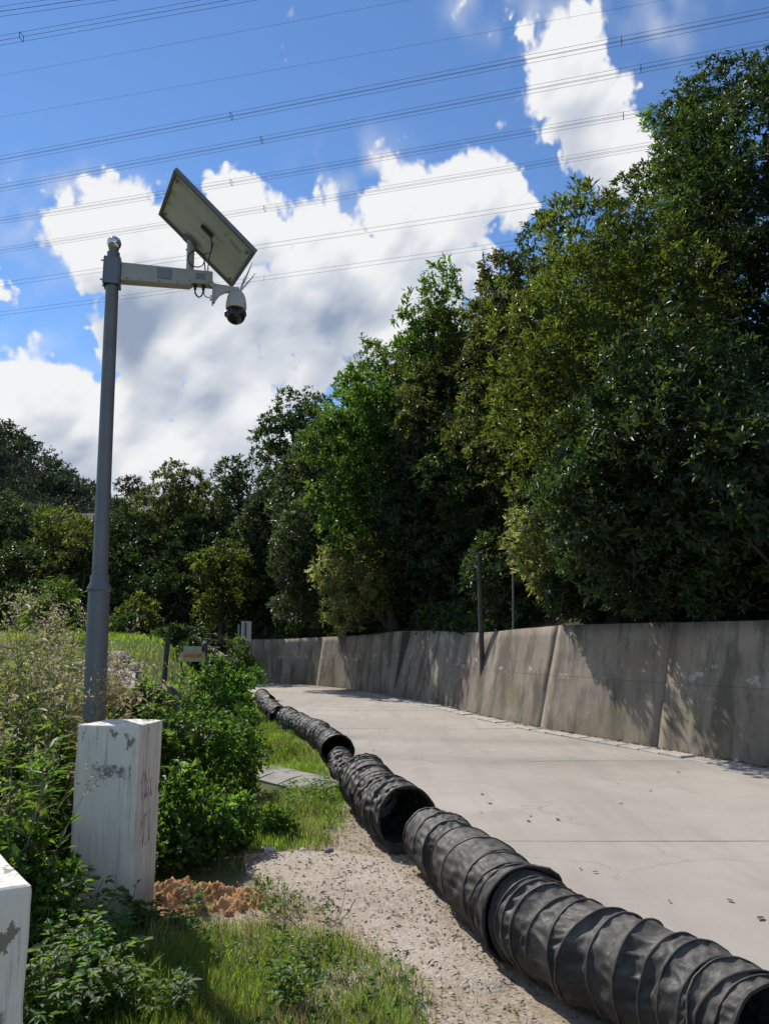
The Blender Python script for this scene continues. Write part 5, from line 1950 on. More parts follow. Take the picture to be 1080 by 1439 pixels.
# understorey on the slope: low dark growth that reads as one mass
r = np.random.default_rng(77)
n = 11500
cand = np.where((WP[:, 0] > -32) & (WP[:, 1] > 6))[0]
tsel = r.choice(cand, n)
tt_ = r.uniform(0.45, 4.2, len(tsel)) ** 1.35
base = WP[tsel, :2] + WB[tsel] * (tt_ + 0.5)[:, None]
z0 = WP[tsel, 2] + hill_rise(tt_ - 0.4)
hgt = r.uniform(0, 1, len(tsel)) ** 1.5 * np.clip(tt_ * 1.3, 0.25, 4.2)
Pu = np.column_stack([base, z0 + hgt])
keep = sines(Pu, 91, 1.3, 3) > -0.35
Pu = Pu[keep]
Au = unit(r.normal(0, 0.6, Pu.shape) + np.array([-0.3, -0.3, 0.8]))
V, F = whorls(Pu, Au, 8, 0.24, 0.085, r, (0.5, 1.4), 0.08)
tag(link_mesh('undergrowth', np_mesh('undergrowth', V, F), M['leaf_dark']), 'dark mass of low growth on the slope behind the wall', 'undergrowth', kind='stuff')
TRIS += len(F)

# woods on the distant hill
r = np.random.default_rng(78)
tops = []
for i in range(620):
    X = r.uniform(-190, 10)
    Y = r.uniform(160, 225)
    tops.append((X, Y, float(far_hill(np.array([X]), np.array([Y]))[0])))
tops = np.array(tops)
R_ = r.uniform(2.2, 5.0, len(tops))
cnt = 26
d = unit(r.normal(size=(len(tops), cnt, 3)) + np.array([0, 0, 0.5]))
Pf = tops[:, None, :] + np.array([0, 0, 2.0]) + d * R_[:, None, None] * r.uniform(0.8, 1.05, (len(tops), cnt, 1)) * np.array([1, 1, 1.1])
Pf = Pf.reshape(-1, 3)
V, F = whorls(Pf, unit(d.reshape(-1, 3) + r.normal(0, .3, Pf.shape)), 5, 1.15, 0.6, r, (0.5, 1.4), 0.4)
tag(link_mesh('distant_woods', np_mesh('distant_woods', V, F), M['leaf_far']), 'woods covering the distant hill at the left', 'woods', kind='stuff')
TRIS += len(F)


# ------------------------------------------------------------------ shrubs and weeds on the left bank
def shrub(label, px, ytop, hw, Y, mat, seed, Lw=(0.065, 0.038), nl=16, lai=2.6, group=None, name='shrub', depth=1.0, base=None, lr=0.42, k=6, axis_up=0.6):
    global TRIS
    r = np.random.default_rng(seed)
    top = at(px, ytop, Y)
    X = top[0]
    zb = terrain(X, Y) if base is None else base
    rz = max(0.15, (top[2] - zb) * 0.56)
    rx = hw / F_PX * Y
    ry = rx * depth
    zc_ = top[2] - rz
    L_, W_ = Lw
    S_ = 4 * math.pi * (((rx * ry) ** 1.6 + (rx * rz) ** 1.6 + (ry * rz) ** 1.6) / 3) ** (1 / 1.6)
    n_wh = int(S_ * lai / (0.5 * L_ * W_) / k)
    lobes = make_lobes(r, rx, ry, rz, nl, lr)
    P, d = crown_points(r, lobes, n_wh, 0.9)
    A = unit(d + np.array([0, 0, axis_up]) + r.normal(0, 0.5, d.shape))
    P[:, 2] = np.maximum(P[:, 2], zb - zc_ + 0.01)
    V, F = whorls(P, A, k, L_, W_, r, (0.6, 1.5), 0.35 * L_)
    TRIS += len(F)
    root = empty(name, (X, Y, zb))
    tag(root, label, 'shrub', group)
    o = link_mesh('foliage', np_mesh('foliage', V, F), M[mat], root)
    o.location = (0, 0, zc_ - zb)
    mb = MB()
    for (c, q_) in lobes[:10]:
        b0 = np.array([r.normal(0, 0.05), r.normal(0, 0.05), -(zc_ - zb) - 0.05])
        e_ = c + np.array([0, 0, q_ * 0.5])
        mb.tube([b0, (b0 + e_) / 2 + r.normal(0, 0.05, 3), e_], [0.012, 0.009, 0.004], 5, False)
    o = mb.build('stem', M['bark'], root)
    o.location = (0, 0, zc_ - zb)
    return root


GS = 'green bushes on the left bank'
shrub('leafy green bush right behind the white post, nearest of the bank', 255, 1090, 62, 6.0, 'leaf_shrub', 201, nl=18, group=GS)
shrub('dark green bush low at the edge of the gravel pad', 318, 1105, 46, 6.4, 'leaf_shrub', 202, nl=14, group=GS)
shrub('large rounded green bush in the middle of the bank', 272, 985, 78, 7.6, 'leaf_shrub', 203, nl=22, group=GS)
shrub('green bush leaning out over the grass beside the ducts', 325, 1000, 42, 8.6, 'leaf_shrub', 204, nl=14, group=GS)
shrub('bright green bush between the white post and the dry bush', 205, 985, 42, 7.0, 'leaf_weed', 205, nl=12, group=GS)
shrub('tall green bush at the top of the bank near the road sign', 312, 930, 48, 12.5, 'leaf_shrub', 206, (0.085, 0.05), nl=16, group=GS)
shrub('green bush in front of the notice board', 255, 945, 52, 12.0, 'leaf_weed', 207, (0.085, 0.05), nl=14, group=GS)
shrub('green bush behind the left side of the bank, by the path of rubble', 205, 960, 38, 10.5, 'leaf_shrub', 208, (0.075, 0.045), nl=12, group=GS)
shrub('small bush at the bend just below the road sign', 338, 940, 26, 17.0, 'leaf_shrub', 209, (0.10, 0.06), nl=9, group=GS)
shrub('dark leafy bush at the far edge of the field behind the notice board', 300, 888, 44, 23, 'leaf_dark', 218, (0.15, 0.07), nl=14, group=GS)
shrub('dark leafy bush between the notice board and the road sign', 328, 898, 26, 24.2, 'leaf_shrub', 219, (0.14, 0.07), nl=11, group=GS)
shrub('low dark bush at the field edge left of the notice board', 245, 885, 40, 27, 'leaf_dark', 220, (0.17, 0.08), nl=12, group=GS)
shrub('dense dark bush left of the white post', 52, 1030, 62, 5.7, 'leaf_shrub', 210, (0.075, 0.042), nl=18, group=GS)
shrub('dark bush low in the left corner behind the cut-off post', 20, 1130, 60, 4.2, 'leaf_shrub', 211, (0.07, 0.04), nl=14, group=GS)
shrub('green bush against the back of the white post', 108, 1020, 34, 6.4, 'leaf_weed', 212, nl=10, group=GS)
shrub('wide bush on the bank at the left edge', -25, 985, 80, 6.8, 'leaf_shrub', 213, (0.075, 0.042), nl=18, group=GS)
shrub('feathery layered green shrub at the far edge of the field', 172, 868, 38, 33, 'leaf_dark', 215, (0.24, 0.07), nl=10)
shrub('grassy green clump left of the camera pole in front of the dark trees', 75, 820, 36, 24, 'leaf_bright', 216, (0.30, 0.04), nl=10, lai=1.8, axis_up=1.4)
shrub('straggly low plants between the grass patches beside the bush', 385, 1140, 26, 6.9, 'leaf_shrub', 217, (0.06, 0.025), nl=9, lai=1.6)


# tall weeds with dry plumes: one mass nobody could count
def tall_weeds(seed, n, area, hrange, name, label, leafm, plume_share):
    global TRIS
    r = np.random.default_rng(seed)
    Vl, Fl, Vp, Fp, Vs, Fs = [], [], [], [], [], []
    nl_ = np_ = 0
    mb = MB()
    Pl, Dl, Nl, Ll, Wl = [], [], [], [], []
    Pp, Dp, Np_, Lp_, Wp_ = [], [], [], [], []
    for i in range(n):
        px, Y = r.uniform(*area[0]), r.uniform(*area[1])
        X = (px - 540) / F_PX * Y * 1.02
        z = float(ground_z(X, Y)[0])
        h = r.uniform(*hrange) * np.interp(px, [-60, 20, 90, 115, 135], [0.75, 0.82, 1.0, 1.05, 0.85])
        lean = r.normal(0, 0.16, 2)
        b = np.array([X, Y, z])
        pts = [b + np.array([lean[0] * t * t * h, lean[1] * t * t * h, h * t]) for t in (0, 0.35, 0.7, 1.0)]
        mb.tube(pts, [0.005, 0.004, 0.003, 0.0015], 3, False)
        tip = pts[-1]
        m_ = r.integers(14, 26)
        for t in r.uniform(0.12, 0.95, m_):
            p = np.array([np.interp(t, (0, 0.35, 0.7, 1.0), [q[a] for q in pts]) for a in range(3)])
            a_ = r.uniform(0, 6.28)
            dd_ = np.array([math.cos(a_), math.sin(a_), r.uniform(0.1, 0.9)])
            Pl.append(p)
            Dl.append(dd_)
            Nl.append(np.array([0, 0, 1.0]) + r.normal(0, 0.3, 3))
            Ll.append(r.uniform(0.07, 0.15))
            Wl.append(r.uniform(0.014, 0.034))
        if r.uniform() < plume_share:
            for _ in range(r.integers(26, 50)):
                o_ = r.normal(0, 1, 3) * np.array([0.045, 0.045, 0.05])
                Pp.append(tip + o_ + np.array([0, 0, 0.0]))
                Dp.append(r.normal(0, 1, 3) + np.array([0, 0, 0.6]))
                Np_.append(r.normal(0, 1, 3))
                Lp_.append(r.uniform(0.014, 0.034))
                Wp_.append(r.uniform(0.010, 0.020))
    root = empty(name, tuple(np.mean(np.array(Pl), 0) * np.array([1, 1, 0])))
    tag(root, label, 'weeds', kind='stuff')
    inv = Matrix.Translation(-root.location)
    V, F = leaves(np.array(Pl), np.array(Dl), np.array(Nl), np.array(Ll), np.array(Wl))
    o = link_mesh('foliage', np_mesh('foliage', V, F), M[leafm], root)
    o.matrix_parent_inverse = inv
    o['kind'] = 'stuff'
    TRIS += len(F)
    o = mb.build('stems', M['dry_stem'], root)
    o.matrix_parent_inverse = inv
    o['kind'] = 'stuff'
    if Pp:
        V, F = leaves(np.array(Pp), np.array(Dp), np.array(Np_), np.array(Lp_), np.array(Wp_))
        o = link_mesh('plumes', np_mesh('plumes', V, F), M['plume'], root)
        o.matrix_parent_inverse = inv
        o['kind'] = 'stuff'
        TRIS += len(F)


tall_weeds(301, 620, ((-70, 128), (5.6, 10.5)), (1.2, 2.1), 'tall_weeds', 'tall half-dry weeds with fluffy beige heads left of the camera pole', 'weed_tall', 0.42)
tall_weeds(303, 34, ((138, 190), (5.16, 5.9)), (1.45, 1.75), 'dry_weeds', 'dry pale brown stalks with seed heads at the foot of the camera pole', 'grass_dry', 1.0)
tall_weeds(302, 150, ((-60, 90), (4.2, 6.0)), (0.7, 1.35), 'tall_weeds', 'green weeds mixed with dry stalks at the left edge', 'leaf_weed', 0.2)


def leafy_weed(label, px, py, h, seed, stems=5, Lr=(0.06, 0.11), mat='leaf_weed', group=None, spread=0.25, Wf=0.42, n_nodes=7, name='weed_plant', top_px=None):
    """upright herb: stems with leaf pairs in threes"""
    global TRIS
    r = np.random.default_rng(seed)
    b = gp(px, py)
    root = empty(name, (b[0], b[1], float(ground_z(b[0], b[1])[0])))
    tag(root, label, 'weed', group)
    P, D, N, L, W = [], [], [], [], []
    for s_ in range(stems):
        lean = r.normal(0, spread, 2) if stems > 1 else r.normal(0, 0.05, 2)
        b0 = np.array([r.normal(0, 0.03), r.normal(0, 0.03), -0.02])
        hh_ = h * r.uniform(0.65, 1.0) if s_ else h
        pts = [b0 + np.array([lean[0] * t * hh_, lean[1] * t * hh_, hh_ * t * (1 - 0.1 * t)]) + r.normal(0, 0.006, 3) for t in np.linspace(0, 1, 6)]
        mb = MB()
        mb.tube(pts, np.linspace(0.0045, 0.0018, 6), 5, False)
        mb.build('stem', M['stem'], root)
        pts = np.array(pts)
        for t in np.linspace(0.15, 1.0, n_nodes):
            p = np.array([np.interp(t, np.linspace(0, 1, 6), pts[:, a]) for a in range(3)])
            a0 = r.uniform(0, 6.28)
            for k in range(2 if t < 0.98 else 4):
                a_ = a0 + math.pi * k + r.normal(0, 0.3)
                d_ = np.array([math.cos(a_), math.sin(a_), r.uniform(-0.15, 0.6)])
                pet = p + unit(d_) * 0.02
                l_ = r.uniform(*Lr) * (1.1 - 0.35 * t)
                for da, sc_ in ((0, 1.0), (0.8, 0.72), (-0.8, 0.72)):
                    dd_ = np.array([math.cos(a_ + da), math.sin(a_ + da), d_[2] - 0.1 * abs(da)])
                    P.append(pet)
                    D.append(dd_)
                    N.append(np.array([0, 0, 1.0]) + r.normal(0, 0.25, 3))
                    L.append(l_ * sc_)
                    W.append(l_ * sc_ * Wf)
    V, F = leaves(np.array(P), np.array(D), np.array(N), np.array(L), np.array(W), 0.15, 0.2)
    TRIS += len(F)
    link_mesh('leaves', np_mesh('leaves', V, F), M[mat], root)['kind'] = 'stuff'
    return root


GWD = 'leafy weeds round the white posts'
WEEDS = [(95, 1338, .42, 7), (118, 1350, .38, 8), (150, 1368, .26, 7), (70, 1370, .46, 8), (110, 1390, .38, 9), (150, 1400, .30, 8), (85, 1420, .36, 9), (125, 1440, .32, 9), (180, 1385, .24, 7), (60, 1450, .36, 8), (170, 1450, .22, 8), (100, 1480, .30, 8), (60, 1330, .5, 6), (78, 1300, .42, 6)]
WLAB = ['leafy weed against the lower left edge of the white post', 'leafy weed in front of the left half of the white post', 'short leafy weed in front of the middle of the white post', 'tall leafy weed right beside the cut-off post', 'leafy weed in the middle of the clump before the white post',
        'short leafy weed at the right of the clump before the white post', 'leafy weed low beside the cut-off post near the bottom edge', 'leafy weed at the bottom edge below the white post', 'small leafy weed at the shaded right rim of the clump', 'leafy weed at the bottom edge touching the cut-off post',
        'small leafy weed at the bottom edge in the shade of the white post', 'leafy weed sticking up from below the bottom edge', 'tallest leafy weed of the clump, behind the cut-off post', 'leafy weed at the back of the clump, left of the white post']
for i, (x, y, h, st_n) in enumerate(WEEDS):
    leafy_weed(WLAB[i], x, y, h, 400 + i, st_n, group=GWD, Lr=(0.05, 0.095), spread=0.32)
leafy_weed('slender weed with a bud at its tip in front of the white post', 152, 1352, 0.43, 430, 1, (0.025, 0.045), n_nodes=5)
leafy_weed('tall narrow-leaved weed standing between the cut-off post and the white post', 48, 1290, 1.10, 431, 3, (0.07, 0.10), 'leaf_weed', spread=0.05, Wf=0.14, n_nodes=34)
leafy_weed('broad-leaved weed in the sunlit grass at the bottom centre', 415, 1420, 0.24, 432, 4, (0.05, 0.08), spread=0.3)
leafy_weed('pale weed in the sunlit grass above the broad-leaved one', 425, 1378, 0.22, 433, 3, (0.03, 0.05), 'leaf_grey', spread=0.3)
leafy_weed('low weed growing out of the orange clay', 297, 1285, 0.20, 434, 2, (0.04, 0.07), spread=0.2, n_nodes=5)
leafy_weed('low dark weed at the right foot of the white post', 205, 1318, 0.26, 435, 6, (0.05, 0.08), 'leaf_shrub', spread=0.4)
leafy_weed('low leafy weed on the near edge of the clay heap', 250, 1320, 0.16, 436, 6, (0.04, 0.07), 'leaf_shrub', spread=0.5)
leafy_weed('sprawling weed at the lower left of the grass in the shade of the post', 235, 1445, 0.24, 437, 5, (0.05, 0.08), spread=0.5)


# ------------------------------------------------------------------ grass
def blades(P, h, wdt, r, lean=0.45):
    n = len(P)
    a = r.uniform(0, 6.28, n)
    D = np.stack([np.cos(a), np.sin(a), np.zeros(n)], 1)
    Sd = np.stack([-np.sin(a), np.cos(a), np.zeros(n)], 1)
    ln = r.uniform(0.1, lean * 1.6, n)[:, None]
    h = h[:, None]
    w_ = wdt[:, None] * 0.5
    up3 = np.array([0, 0, 1.0])
    m1 = P + up3 * h * 0.5 + D * h * ln * 0.3
    tp = P + up3 * h * 0.92 + D * h * ln
    V = np.stack([P - Sd * w_, P + Sd * w_, m1 - Sd * w_ * 0.8, m1 + Sd * w_ * 0.8, tp], 1).reshape(-1, 3)
    i = np.arange(n)[:, None] * 5
    F = np.concatenate([i + np.array([[0, 1, 3]]), i + np.array([[0, 3, 2]]), i + np.array([[2, 3, 4]])], 1).reshape(-1, 3)
    return V, F


def grass_patch(poly_px, dens_, h0, h1, w0, r, clump=0.5, soft=0.12, seed=0):
    pl = np.array([gp(x, y)[:2] for x, y in poly_px])
    lo, hi = pl.min(0) - soft, pl.max(0) + soft
    n = int((hi - lo).prod() * dens_)
    P = np.column_stack([r.uniform(lo[0], hi[0], n), r.uniform(lo[1], hi[1], n)])
    sd = np.where(inside(P, pl), 1, -1) * edge_dist(P, pl)
    P3 = np.column_stack([P, np.zeros(n)])
    m_ = np.clip(sd / soft * 0.5 + 0.5, 0, 1) * np.clip(0.75 + clump * sines(P3, 500 + seed, 5.5, 3), 0, 1.2)
    keep = r.uniform(size=n) < m_
    P3 = P3[keep]
    P3[:, 2] = ground_z(P3[:, 0], P3[:, 1]) - 0.005
    hgt = r.uniform(h0, h1, len(P3)) * np.clip(0.75 + 0.55 * sines(P3, 520 + seed, 4.5, 3), 0.25, 1.5) * np.clip(m_[keep] + 0.35, 0.4, 1)
    return blades(P3, hgt, w0 * r.uniform(0.6, 1.2, len(P3)), r)


def merge(parts):
    Vs, Fs, o = [], [], 0
    for V, F in parts:
        Vs.append(V)
        Fs.append(F + o)
        o += len(V)
    return np.concatenate(Vs), np.concatenate(Fs)


r = np.random.default_rng(88)
front_poly = [(40, 1330), (190, 1318), (290, 1300), (380, 1300), (450, 1318), (520, 1345), (575, 1378), (590, 1410), (585, 1460), (540, 1520), (300, 1540), (40, 1500)]
mid_poly = [(330, 1198), (400, 1197), (455, 1190), (480, 1150), (500, 1118), (470, 1105), (400, 1115), (340, 1140)]
mid2_poly = [(352, 1092), (420, 1092), (456, 1090), (448, 1068), (420, 1045), (395, 1020), (375, 1000), (360, 984), (340, 990), (330, 1040)]
pp_ = [grass_patch(front_poly, 15000, 0.08, 0.21, 0.0045, r, 0.35, 0.12, 1),
       grass_patch(mid_poly, 7000, 0.07, 0.17, 0.0055, r, 0.45, 0.15, 2),
       grass_patch(mid2_poly, 4200, 0.09, 0.20, 0.0075, r, 0.4, 0.2, 3),
       grass_patch([(470, 1060), (520, 1105), (560, 1110), (545, 1090), (500, 1060)], 500, 0.05, 0.12, 0.006, r, 0.9, 0.1, 4),
       grass_patch([(555, 1095), (600, 1140), (640, 1150), (610, 1120), (570, 1092)], 900, 0.05, 0.13, 0.006, r, 0.9, 0.1, 5),
       grass_patch([(700, 1180), (715, 1195), (722, 1190), (708, 1178)], 1800, 0.08, 0.16, 0.004, r, 0.3, 0.06, 6),
       grass_patch([(355, 1290), (420, 1300), (450, 1275), (410, 1262), (370, 1262)], 700, 0.05, 0.12, 0.004, r, 0.8, 0.08, 7),
       grass_patch([(480, 1120), (560, 1190), (640, 1285), (560, 1230), (470, 1185)], 160, 0.02, 0.06, 0.004, r, 1.2, 0.1, 8),
       grass_patch([(640, 1400), (720, 1400), (760, 1439), (640, 1460)], 500, 0.02, 0.07, 0.004, r, 1.2, 0.1, 9)]
V, F = merge(pp_)
TRIS += len(F)
tag(link_mesh('grass', np_mesh('grass', V, F), M['grass']), 'fresh green grass on the verge between posts and ducts', 'grass', kind='stuff')
V, F = merge([grass_patch(front_poly, 1600, 0.06, 0.22, 0.004, r, 0.7, 0.2, 11), grass_patch(mid_poly, 900, 0.06, 0.18, 0.005, r, 0.7, 0.2, 12), grass_patch(mid2_poly, 500, 0.08, 0.2, 0.007, r, 0.6, 0.2, 13),
              grass_patch([(345, 1300), (470, 1310), (520, 1330), (450, 1270), (360, 1250)], 1500, 0.03, 0.12, 0.004, r, 0.9, 0.15, 14), grass_patch([(480, 1130), (540, 1180), (600, 1230), (520, 1215), (465, 1190)], 700, 0.02, 0.06, 0.004, r, 0.9, 0.15, 15),
              grass_patch([(325, 1192), (372, 1196), (392, 1235), (380, 1275), (340, 1262), (322, 1225)], 2600, 0.03, 0.11, 0.004, r, 0.7, 0.12, 16)])
TRIS += len(F)
tag(link_mesh('dry_grass', np_mesh('dry_grass', V, F), M['grass_dry']), 'straw-coloured dry grass among the green on the verge', 'grass', kind='stuff')
# low broad-leaved weeds among the grass
def low_weeds(seed, n, poly_px, s0, s1):
    rr_ = np.random.default_rng(seed)
    pl = np.array([gp(x, y)[:2] for x, y in poly_px])
    lo_, hi_ = pl.min(0), pl.max(0)
    P_ = np.column_stack([rr_.uniform(lo_[0], hi_[0], n), rr_.uniform(lo_[1], hi_[1], n)])
    P_ = P_[inside(P_, pl)]
    P_ = P_[sines(np.column_stack([P_, 0 * P_[:, 0]]), seed, 4.0, 2) > -0.15]
    C_ = np.column_stack([P_, ground_z(P_[:, 0], P_[:, 1]) + rr_.uniform(0.02, 0.12, len(P_))])
    return whorls(C_, np.tile([0, 0, 1.0], (len(C_), 1)) + rr_.normal(0, 0.25, C_.shape), 7, rr_.uniform(s0, s1, (len(C_), 1)), rr_.uniform(s0, s1, (len(C_), 1)) * 0.42, rr_, (0.7, 1.5), 0.012)


V, F = merge([low_weeds(31, 420, front_poly, 0.02, 0.055), low_weeds(32, 500, mid_poly, 0.02, 0.06), low_weeds(33, 900, mid2_poly, 0.03, 0.07),
              low_weeds(34, 160, [(355, 1300), (470, 1305), (480, 1265), (400, 1250), (345, 1240)], 0.02, 0.05)])
TRIS += len(F)
tag(link_mesh('low_weeds', np_mesh('low_weeds', V, F), M['leaf_shrub']), 'low broad-leaved weeds mixed into the verge grass', 'weeds', kind='stuff')
def on_field(x, y):
    d = ray(x, y)
    Yv = 8.0
    for _ in range(900):
        p = d * (Yv / d[1]) + np.array([0, 0, CAM_H])
        if p[2] < ground_z(p[0], p[1])[0]:
            break
        Yv += 0.05
    return p


edges_px = [((192, 1012), (168, 1012)), ((205, 985), (172, 985)), ((197, 968), (172, 970)), ((196, 955), (172, 958)), ((190, 945), (160, 948)), ((170, 938), (146, 941)), ((165, 931), (140, 934))]
track_pts = [(on_field(*a_), on_field(*b_)) for a_, b_ in edges_px]
track_poly = np.array([p_[0][:2] for p_ in track_pts] + [p_[1][:2] for p_ in track_pts[::-1]])
# coarse grass of the field
n = 42000
Yf = r.uniform(9.5, 44, n)
pxf = r.uniform(-80, 350, n)
Xf = (pxf - 540) / F_PX * Yf * 1.02
okf = (left_x(np.clip(Yf, -10, 37)) - Xf) > 0.5
okf &= ~(inside(np.column_stack([Xf, Yf]), track_poly) | (edge_dist(np.column_stack([Xf, Yf]), track_poly) < 0.12))
Pf = np.column_stack([Xf, Yf, ground_z(Xf, Yf)])[okf]
V, F = blades(Pf, r.uniform(0.08, 0.24, len(Pf)) * np.clip(0.9 + 0.5 * sines(Pf, 530, 1.2, 3), 0.4, 1.5), r.uniform(0.010, 0.022, len(Pf)), r, 0.6)
TRIS += len(F)
tag(link_mesh('field_grass', np_mesh('field_grass', V, F), M['grass']), 'green grass of the field behind the bank', 'grass', kind='stuff')

# ------------------------------------------------------------------ clay heap, rubble, stones, litter
cc = gp(272, 1268)
gx_ = np.arange(-0.42, 0.62, 0.010)
gy_ = np.arange(-0.36, 0.40, 0.010)
CX, CY = np.meshgrid(gx_, gy_)
P3 = np.column_stack([CX.ravel(), CY.ravel(), np.zeros(CX.size)])
env = np.exp(-((P3[:, 0] + 0.10) / 0.30) ** 2 - (P3[:, 1] / 0.20) ** 2) + 0.45 * np.exp(-((P3[:, 0] - 0.28) / 0.20) ** 2 - ((P3[:, 1] + 0.02) / 0.14) ** 2)
lump = np.abs(sines(P3, 601, 9, 2)) * 0.5 + np.abs(sines(P3, 603, 30, 3))
zz = env * 0.115 * (0.75 + 0.55 * lump) + np.clip(env, 0, 0.35) * 0.10 * np.abs(sines(P3, 602, 70, 3)) - 0.02
P3[:, 2] = zz
sel = (env > 0.06)
nx_ = len(gx_)
i0 = (np.arange(len(gy_) - 1)[:, None] * nx_ + np.arange(nx_ - 1)[None, :]).ravel()
F = np.stack([i0, i0 + 1, i0 + 1 + nx_, i0 + nx_], 1)[sel[i0]]
heap = empty('clay_heap', (cc[0], cc[1], 0))
tag(heap, 'small heap of crumbly orange clay beside the white post', 'clay heap')
link_mesh('mound', np_mesh('mound', P3, F, True), M['clay'], heap)


def rock_mesh(name, seed, sx, sy, sz, sub=2):
    import bmesh
    bm = bmesh.new()
    bmesh.ops.create_icosphere(bm, subdivisions=sub, radius=1.0)
    V = np.array([v.co[:] for v in bm.verts])
    d = 1 + 0.28 * sines(V, seed, 1.8, 3)
    V = V * d[:, None] * np.array([sx, sy, sz])
    for v, c_ in zip(bm.verts, V):
        v.co = c_
    me = bpy.data.meshes.new(name)
    bm.to_mesh(me)
    bm.free()
    return me


r = np.random.default_rng(9)
for i in range(90):
    a = r.normal(0, 1, 2) * np.array([0.24, 0.13]) + np.array([0.05, -0.06])
    s_ = 0.004 + 0.024 * r.uniform() ** 3.5
    o = link_mesh('clod', rock_mesh('clod', 620 + i, s_ * r.uniform(.9, 1.4), s_, s_ * 0.8, 1), M['clay'], heap)
    e_ = math.exp(-((a[0] + 0.10) / 0.30) ** 2 - (a[1] / 0.20) ** 2)
    o.location = (a[0], a[1], e_ * 0.12 + 0.30 * math.exp(-((a[0] - 0.28) / 0.20) ** 2 - ((a[1] + 0.02) / 0.14) ** 2) * 0.16 + s_ * 0.2)
    o.rotation_euler = tuple(r.uniform(0, 3, 3))

# stones at the broken edge of the pad
for (x, y, s_, lab, mt) in ((378, 1200, 0.035, 'pale pinkish stone at the left end of the pad edge', 'rubble'), (425, 1200, 0.026, 'pale stone on the middle of the pad edge', 'rubble'), (462, 1202, 0.03, 'dark flat stone on the pad edge', 'rubble_dark'), (367, 1198, 0.02, 'little stone next to the pinkish one on the pad edge', 'rubble'), (575, 1395, 0.0, '', '')):
    if s_ == 0:
        continue
    p = gp(x, y)
    o = link_mesh('stone', rock_mesh('stone', int(x), s_ * 1.5, s_, s_ * 0.7), M[mt])
    o.location = (p[0], p[1], 0.02 + s_ * 0.35)
    o.rotation_euler = (0, 0, float(r.uniform(0, 3)))
    tag(o, lab, 'stone')

# pebbles strewn over pad and verge
r = np.random.default_rng(12)
ico = rock_mesh('tmp_pebble', 3, 1, 1, 0.7, 1)
iv = np.array([v.co[:] for v in ico.vertices])
it = np.array([p.vertices[:] for p in ico.polygons])
bpy.data.meshes.remove(ico)
verge = np.array([gp(x, y)[:2] for x, y in [(340, 1205), (470, 1120), (500, 1090), (590, 1190), (650, 1270), (740, 1360), (820, 1470), (560, 1480), (590, 1380), (470, 1300), (350, 1250)]])
lo, hi = verge.min(0), verge.max(0)
P = np.column_stack([r.uniform(lo[0], hi[0], 9000), r.uniform(lo[1], hi[1], 9000)])
P = P[inside(P, verge)][:2600]
sz = 0.0025 + 0.010 * r.uniform(size=len(P)) ** 6
ang = r.uniform(0, 6.28, len(P))
ca, sa = np.cos(ang), np.sin(ang)
st3 = r.uniform(0.6, 1.4, (len(P), 3)) * sz[:, None]
V = iv[None] * st3[:, None, :]
V = np.stack([V[..., 0] * ca[:, None] - V[..., 1] * sa[:, None], V[..., 0] * sa[:, None] + V[..., 1] * ca[:, None], V[..., 2]], -1)
pz = ground_z(P[:, 0], P[:, 1]) + np.where(inside(P, poly), 0.024, 0.0)
V = V + np.column_stack([P, pz + sz * 0.2])[:, None, :]
F = (it[None] + (np.arange(len(P)) * len(iv))[:, None, None]).reshape(-1, 3)
tag(link_mesh('gravel', np_mesh('gravel', V.reshape(-1, 3), F), M['pebble']), 'loose gravel on the pad and along the ducts', 'gravel', kind='stuff')
TRIS += len(F)

# dry leaf bits and straw on the verge
n = 1500
P = np.column_stack([r.uniform(lo[0], hi[0], n * 3), r.uniform(lo[1], hi[1], n * 3)])
P = P[inside(P, verge)][:n]
a = r.uniform(0, 6.28, len(P))
D = np.stack([np.cos(a), np.sin(a), r.uniform(-0.1, 0.25, len(P))], 1)
Pz = np.column_stack([P, ground_z(P[:, 0], P[:, 1]) + np.where(inside(P, poly), 0.030, 0.008)])
V, F = leaves(Pz, D, np.tile([0, 0, 1.0], (len(P), 1)) + r.normal(0, 0.3, (len(P), 3)), r.uniform(0.012, 0.05, len(P)), r.uniform(0.004, 0.014, len(P)))
tag(link_mesh('leaf_litter', np_mesh('leaf_litter', V, F), M['deadleaf']), 'dry leaf crumbs and straw strewn over the verge', 'leaf litter', kind='stuff')
# litter gathered along the foot of the wall
n = 900
sv = r.uniform(wall_s(601, 988), WS[-1] - 6, n)
Pq = np.array([(*(wall_at(s_)[0][:2] - wall_at(s_)[1] * abs(r.normal(0, 0.09)) - wall_at(s_)[1] * 0.05), 0.02) for s_ in sv])
a = r.uniform(0, 6.28, n)
D = np.stack([np.cos(a), np.sin(a), r.uniform(-0.1, 0.4, n)], 1)
V, F = leaves(Pq, D, np.tile([0, 0, 1.0], (n, 1)) + r.normal(0, 0.4, (n, 3)), r.uniform(0.03, 0.10, n), r.uniform(0.012, 0.04, n))
tag(link_mesh('leaf_litter', np_mesh('leaf_litter', V, F), M['deadleaf']), 'dead leaves gathered along the foot of the retaining wall', 'leaf litter', kind='stuff')

